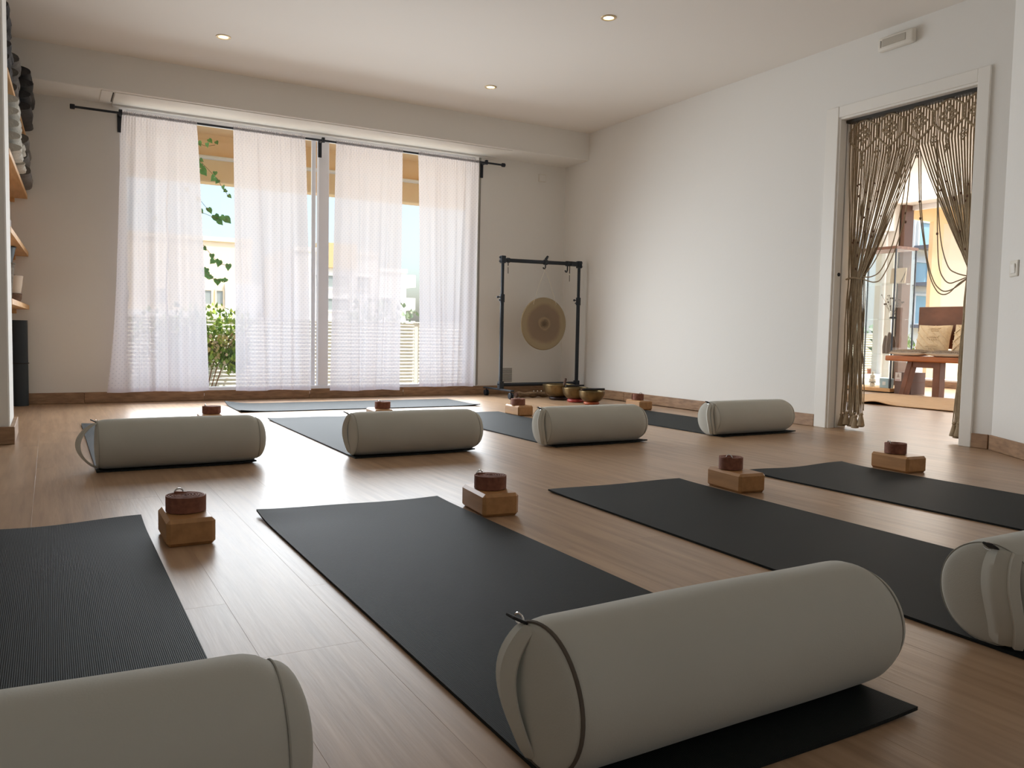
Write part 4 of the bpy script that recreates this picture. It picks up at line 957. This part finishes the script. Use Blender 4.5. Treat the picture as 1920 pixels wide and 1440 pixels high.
for ya, yb, z in ((3.42, 3.545, .968), (2.692, 2.745, .94)):
    bm = B(); tube(bm, [(MX+.022*math.sin(a), (ya+yb)/2+(yb-ya)/2*math.cos(a), z+.004*math.sin(a*3)) for a in [2*PI*k/20 for k in range(20)]], .005, 6, closed=True); mpt('tie_band', bm)
for ys, zz in (((3.535, 3.512, 3.49, 3.468, 3.446, 3.424, 3.402, 3.385), .08), ((2.705, 2.722, 2.74, 2.758, 2.776), .09)):
    for i, y in enumerate(ys):
        bm = B(); mxm = Matrix.Translation((MX+.012*math.sin(i*2.3), y, zz-.068+.022*((i*37) % 5)/5))
        lathe(bm, [(0, .085), (.010, .082), (.013, .074), (.010, .068), (.016, .04), (.023, .008), (.0235, .002), (.015, .0), (0, .002)], 18, mxm, 'z', lambda a, h: .16*math.sin(9*a)*(1 if h < .045 else 0)); mpt('tassel', bm)

# ------------------------------------------------------------------ furniture of the next room
bn = thing('wooden_bench', 'rustic wooden bench with thick honey coloured seat and low backrest', 'bench', (8.05, 5.0, 0))
bm = B(); box(bm, (7.84, 4.15, .362), (8.30, 5.655, .418), .012, seg=2); obj('seat', bm, 'bench', bn, world=True, smooth=False)
for y0, sg in ((5.40, 1), (4.35, -1)):
    lg = []
    for (yt, yb, w) in ((y0+.0, y0+.085*sg, .06), (y0-.30*sg, y0-.30*sg, .075)):
        bm = B(); v = []
        for (y, z) in ((yt-w/2, .362), (yt+w/2, .362), (yb+w/2, .0), (yb-w/2, .0)): v.append((y, z))
        a = [bm.verts.new((7.90, y, z)) for y, z in v]; b = [bm.verts.new((8.0, y, z)) for y, z in v]
        bm.faces.new(a); bm.faces.new(b[::-1])
        for k in range(4): bm.faces.new((a[k], a[(k+1) % 4], b[(k+1) % 4], b[k]))
        bmesh.ops.bevel(bm, geom=list(bm.edges), offset=.004, segments=1, affect='EDGES'); obj('leg', bm, 'bench_dark', bn, world=True, smooth=False)
    bm = B(); box(bm, (7.91, y0-.26*sg, .30), (7.99, y0-.03*sg, .361), .003); obj('cross_rail', bm, 'bench_dark', bn, world=True, smooth=False)
bm = B(); box(bm, (8.285, 4.15, .50), (8.325, 5.585, .948), .006); bk = obj('backrest', bm, 'bench_dark', bn, world=True, smooth=False)
for y in (5.32, 4.3):
    bm = B(); box(bm, (8.24, y-.04, 0), (8.285, y+.04, .60), .004); obj('back_post', bm, 'bench_dark', bn, world=True, smooth=False)
def cushion(label, loc, w, h, d, tilt, m, back=None, style=0, seed=1, rz=0):
    t = thing('macrame_cushion', label, 'cushion', loc); mx = Matrix.Rotation(rz, 4, 'Z') @ Matrix.Rotation(tilt, 4, 'Y')
    def shell(sgn):
        def fn(u, v):
            a, b = u*2-1, v*2-1; th = d/2*max(0, (1-abs(a)**3)*(1-abs(b)**3))**.5
            pin = 1-.05*(1-abs(a))*(abs(b)**3)-.05*(1-abs(b))*(abs(a)**3)
            return mx @ Vector((sgn*th, a*w/2*pin, b*h/2*pin))
        return fn
    bm = B(); grid(bm, 16, 16, shell(-1)); obj('front', bm, m, t)
    bm = B(); grid(bm, 16, 16, shell(1)); obj('back', bm, back or m, t)
    fn = shell(-1); r = random.Random(seed)
    def ridge(pts, rad=.006):
        bm = B(); tube(bm, [fn(u, v)+mx.to_3x3() @ Vector((-.004, 0, 0)) for u, v in pts], rad, 5); obj('cord_ridge', bm, m, t)
    seg = lambda a, b, n=8: [(a[0]+(b[0]-a[0])*q/n, a[1]+(b[1]-a[1])*q/n) for q in range(n+1)]
    if style == 0:       # star of feathered leaves on a diamond lattice
        for k in range(-2, 4):
            ridge(seg((max(.03, .25*k), .03 if k >= 0 else -.25*k), (min(.97, .25*k+.95), .97 if k <= 0 else 1-.25*k)) if k < 4 else [], .005)
        for i in range(3):
            for j in range(5):
                o = .07*i; ridge([(.30+.06*j-.05, .18+o+.22*i), (.36+.06*j, .24+o+.22*i), (.30+.06*j-.05, .30+o+.22*i)], .0065)
    elif style == 1:
        for k in range(7):
            c = -.6+k*.27
            for s in (1, -1):
                pts = [(u, (c+s*(u-.5)*1.0+.35)) for u in [q/20 for q in range(21)]]; pts = [p for p in pts if .03 < p[1] < .97 and .03 < p[0] < .97]
                if len(pts) > 2: ridge(pts, .0058)
    else:
        for k in range(18): ridge(seg((.04+.052*k, .05), (.03+.052*k, .95)), .006)
    return t
cushion('cream macrame cushion with leaf star pattern leaning against the bench back, left', (8.178, 5.33, .59), .38, .33, .13, .22, 'macrame_cushion', style=0)
cushion('cream macrame cushion with diamond lattice pattern leaning on the bench, right', (8.178, 4.92, .59), .38, .34, .13, .22, 'macrame_cushion', style=1, seed=2)
cushion('flat grey ribbed seat cushion with white underside at the left bench end', (7.958, 5.42, .449), .40, .25, .06, PI/2, 'cushion_grey', 'cushion_white', 2, 3)
cushion('flat grey ribbed seat cushion with white underside in the middle of the bench', (7.957, 5.00, .449), .42, .25, .06, PI/2, 'cushion_grey', 'cushion_white', 2, 4)
rg = thing('jute_rug', 'beige woven jute rug lying rippled before the bench', 'rug', (7.1, 4.6, 0))
def rugz(u, v): 
    x, y = 6.42+1.45*u, 3.3+2.35*v
    z = .002+.006*(.5+.5*math.sin(9*u+4*v))*(.5+.5*math.sin(5*v+1))+.032*math.exp(-((y-4.72)/.12)**2)*math.exp(-((x-6.5)/.16)**2)
    return Vector((x+.02*math.sin(4*v), y+.02*math.sin(5*u), z))
bm = B(); a = grid(bm, 40, 60, lambda u, v: rugz(u, v)+Vector((0, 0, .007))); b = grid(bm, 40, 60, rugz)
for i in range(40):
    for j in (0, 60): bm.faces.new((a[i][j], a[i+1][j], b[i+1][j], b[i][j]))
for j in range(60):
    for i in (0, 40): bm.faces.new((a[i][j], a[i][j+1], b[i][j+1], b[i][j]))
obj('weave', bm, 'rug', rg, world=True)
bm = B(); tube(bm, [rugz(0, q/60)+Vector((-.001, 0, .004)) for q in range(61)], .0035, 6); obj('border', bm, 'rug', rg, world=True)

cb = thing('glass_cabinet', 'tall narrow glass display cabinet with wooden base and top', 'cabinet', (8.18, 5.98, 0))
cx0, cx1, cy0, cy1 = 8.0, 8.36, 5.69, 6.30
def cp(name, bm, m): return obj(name, bm, m, cb, world=True, smooth=False)
bm = B(); box(bm, (cx0, cy0, .012), (cx1, cy1, .052), .003); cp('base', bm, 'shelf')
bm = B(); box(bm, (cx0+.02, cy0+.02, 0), (cx1-.02, cy1-.02, .012)); cp('plinth', bm, 'dark_track')
bm = B(); box(bm, (cx0-.01, cy0-.01, 1.575), (cx1+.01, cy1+.01, 1.605), .003); cp('top', bm, 'bench_dark')
for x in (cx0+.007, cx1-.007):
    for y in (cy0+.007, cy1-.007):
        bm = B(); box(bm, (x-.007, y-.007, .052), (x+.007, y+.007, 1.575)); cp('post', bm, 'anthracite')
for a, b2_ in (((cx0+.003, cy0+.014, .052), (cx0+.007, cy1-.014, 1.575)), ((cx0+.014, cy0+.003, .052), (cx1-.014, cy0+.007, 1.575)), ((cx0+.014, cy1-.007, .052), (cx1-.014, cy1-.003, 1.575)), ((cx1-.007, cy0+.014, .052), (cx1-.003, cy1-.014, 1.575))):
    bm = B(); box(bm, a, b2_); cp('pane', bm, 'case_glass')
for z in (.42, .81, 1.205):
    bm = B(); box(bm, (cx0+.016, cy0+.016, z), (cx1-.016, cy1-.016, z+.006)); cp('glass_shelf', bm, 'case_glass')
t = thing('candle_holder', 'stacked white porcelain candle holder at the bottom of the glass cabinet', 'candle holder', (8.12, 6.0, .053))
bm = B(); lathe(bm, [(0, 0), (.028, 0), (.028, .035), (.018, .042), (.034, .05), (.034, .085), (.02, .095), (.028, .10), (.028, .13), (.014, .14), (.014, .17), (0, .172)], 24); obj('body', bm, 'porcelain', t)
bm = B(); lathe(bm, [(.033, 0), (.036, .002), (.036, .012), (.033, .014)], 24, Matrix.Translation((0, 0, .045))); obj('band', bm, 'vent', t)
t = thing('candle_holder', 'dark banded candle holder behind the white one in the cabinet', 'candle holder', (8.2, 5.93, .053))
bm = B(); lathe(bm, [(0, 0), (.026, 0), (.022, .03), (.03, .05), (.03, .085), (.018, .09), (0, .09)], 20); obj('body', bm, 'vent', t)
bm = B(); lathe(bm, [(.029, 0), (.032, .002), (.032, .012), (.029, .014)], 24, Matrix.Translation((0, 0, .06))); obj('band', bm, 'porcelain', t)
t = thing('gift_box', 'pale blue box standing in the bottom of the glass cabinet', 'box', (8.08, 5.79, .053))
bm = B(); box(bm, (-.045, -.055, 0), (.045, .055, .09), .002); obj('body', bm, 'blue_box', t)
bm = B(); box(bm, (-.047, -.057, .09), (.047, .057, .105), .002); obj('lid', bm, 'blue_box', t)
bm = B(); box(bm, (-.0465, -.02, .03), (-.0455, .02, .07)); obj('label_sticker', bm, 'label', t)
t = thing('wall_plaque', 'square pale board leaning on the upper shelf of the cabinet', 'board', (8.2, 5.80, 1.212))
bm = B(); box(bm, (-.01, -.09, 0), (.01, .09, .17), .002, Matrix.Rotation(.12, 4, 'Y')); obj('board', bm, 'plaque', t)
bm = B(); box(bm, (-.0125, -.05, .02), (-.0105, -.044, .15), 0, Matrix.Rotation(.12, 4, 'Y') @ Matrix.Rotation(.3, 4, 'X')); box(bm, (-.0125, -.03, .02), (-.0105, -.026, .13), 0, Matrix.Rotation(.12, 4, 'Y') @ Matrix.Rotation(.5, 4, 'X')); obj('inlay', bm, 'driftwood', t)
t = thing('dried_bouquet', 'bunch of dried stems on the middle shelf of the cabinet', 'dried flowers', (8.18, 5.84, .817))
rq = random.Random(9); bm = B(); bm2 = B()
for k in range(22):
    e = Vector((rq.uniform(-.08, .08), rq.uniform(-.11, .11), rq.uniform(.14, .27))); tube(bm, [(0, 0, .0), e*.5+Vector((.01, 0, .02)), e], .0018, 4); ball(bm2, e, rq.uniform(.006, .013), 1)
obj('stems', bm, 'dried', t); obj('seed_heads', bm2, 'dried', t)
bm = B(); lathe(bm, [(0, 0), (.02, 0), (.026, .05), (.02, .09), (.016, .09), (.02, .05), (0, .005)], 16); obj('vase', bm, 'bwhite', t)
for i, (y, x, h, w, lb) in enumerate(((5.76, 8.12, .19, .030, 'slender driftwood piece on the lower shelf, nearest the cabinet corner'), (5.84, 8.16, .235, .034, 'tall driftwood piece standing on the lower shelf of the cabinet'), (5.93, 8.22, .20, .028, 'grey driftwood piece at the back of the lower cabinet shelf'))):
    bm = B(); tube(bm, [(0, 0, 0), (.004, .006, h*.4), (-.004, -.004, h*.75), (.004, .002, h)], [w, w*1.05, w*.85, w*.4], 8)
    o = obj('driftwood', bm, 'driftwood'); o.location = (x, y, .432); tag(o, lb, 'driftwood', 'driftwood in the cabinet')
t = thing('dark_cloth', 'small folded black cloth on the middle cabinet shelf', 'cloth', (8.06, 5.735, .817))
bm = B(); box(bm, (-.03, -.028, 0), (.03, .03, .012), .004); box(bm, (-.027, -.025, .012), (.027, .027, .022), .004); obj('fold', bm, 'black_tab', t)
t = thing('cardboard_box', 'brown cardboard box with a white printed label standing beside the cabinet', 'box', (8.16, 5.565, 0))
bm = B(); box(bm, (-.12, -.10, 0), (.12, .10, .235), .002); bx = obj('body', bm, 'cardboard', t, smooth=False)
bm = B(); box(bm, (-.1215, -.102, .130), (.1215, .102, .134)); obj('lid_edge', bm, 'bench_dark', t, smooth=False)
bm = B(); box(bm, (-.1225, .02, .14), (-.1205, .095, .232)); lb = obj('printed_label', bm, 'label', t, smooth=False)
bm = B(); box(bm, (-.1235, .03, .148), (-.1222, .088, .153)); o = obj('printed_line', bm, 'label_mark', t, smooth=False); o.parent = lb
bm = B()
for k, (w, z) in enumerate(((.030, .180), (.024, .190), (.016, .200), (.008, .210))): box(bm, (-.1235, .058-w/2, z), (-.1222, .058+w/2, z+.008))
o = obj('printed_emblem', bm, 'emblem', t, smooth=False); o.parent = lb
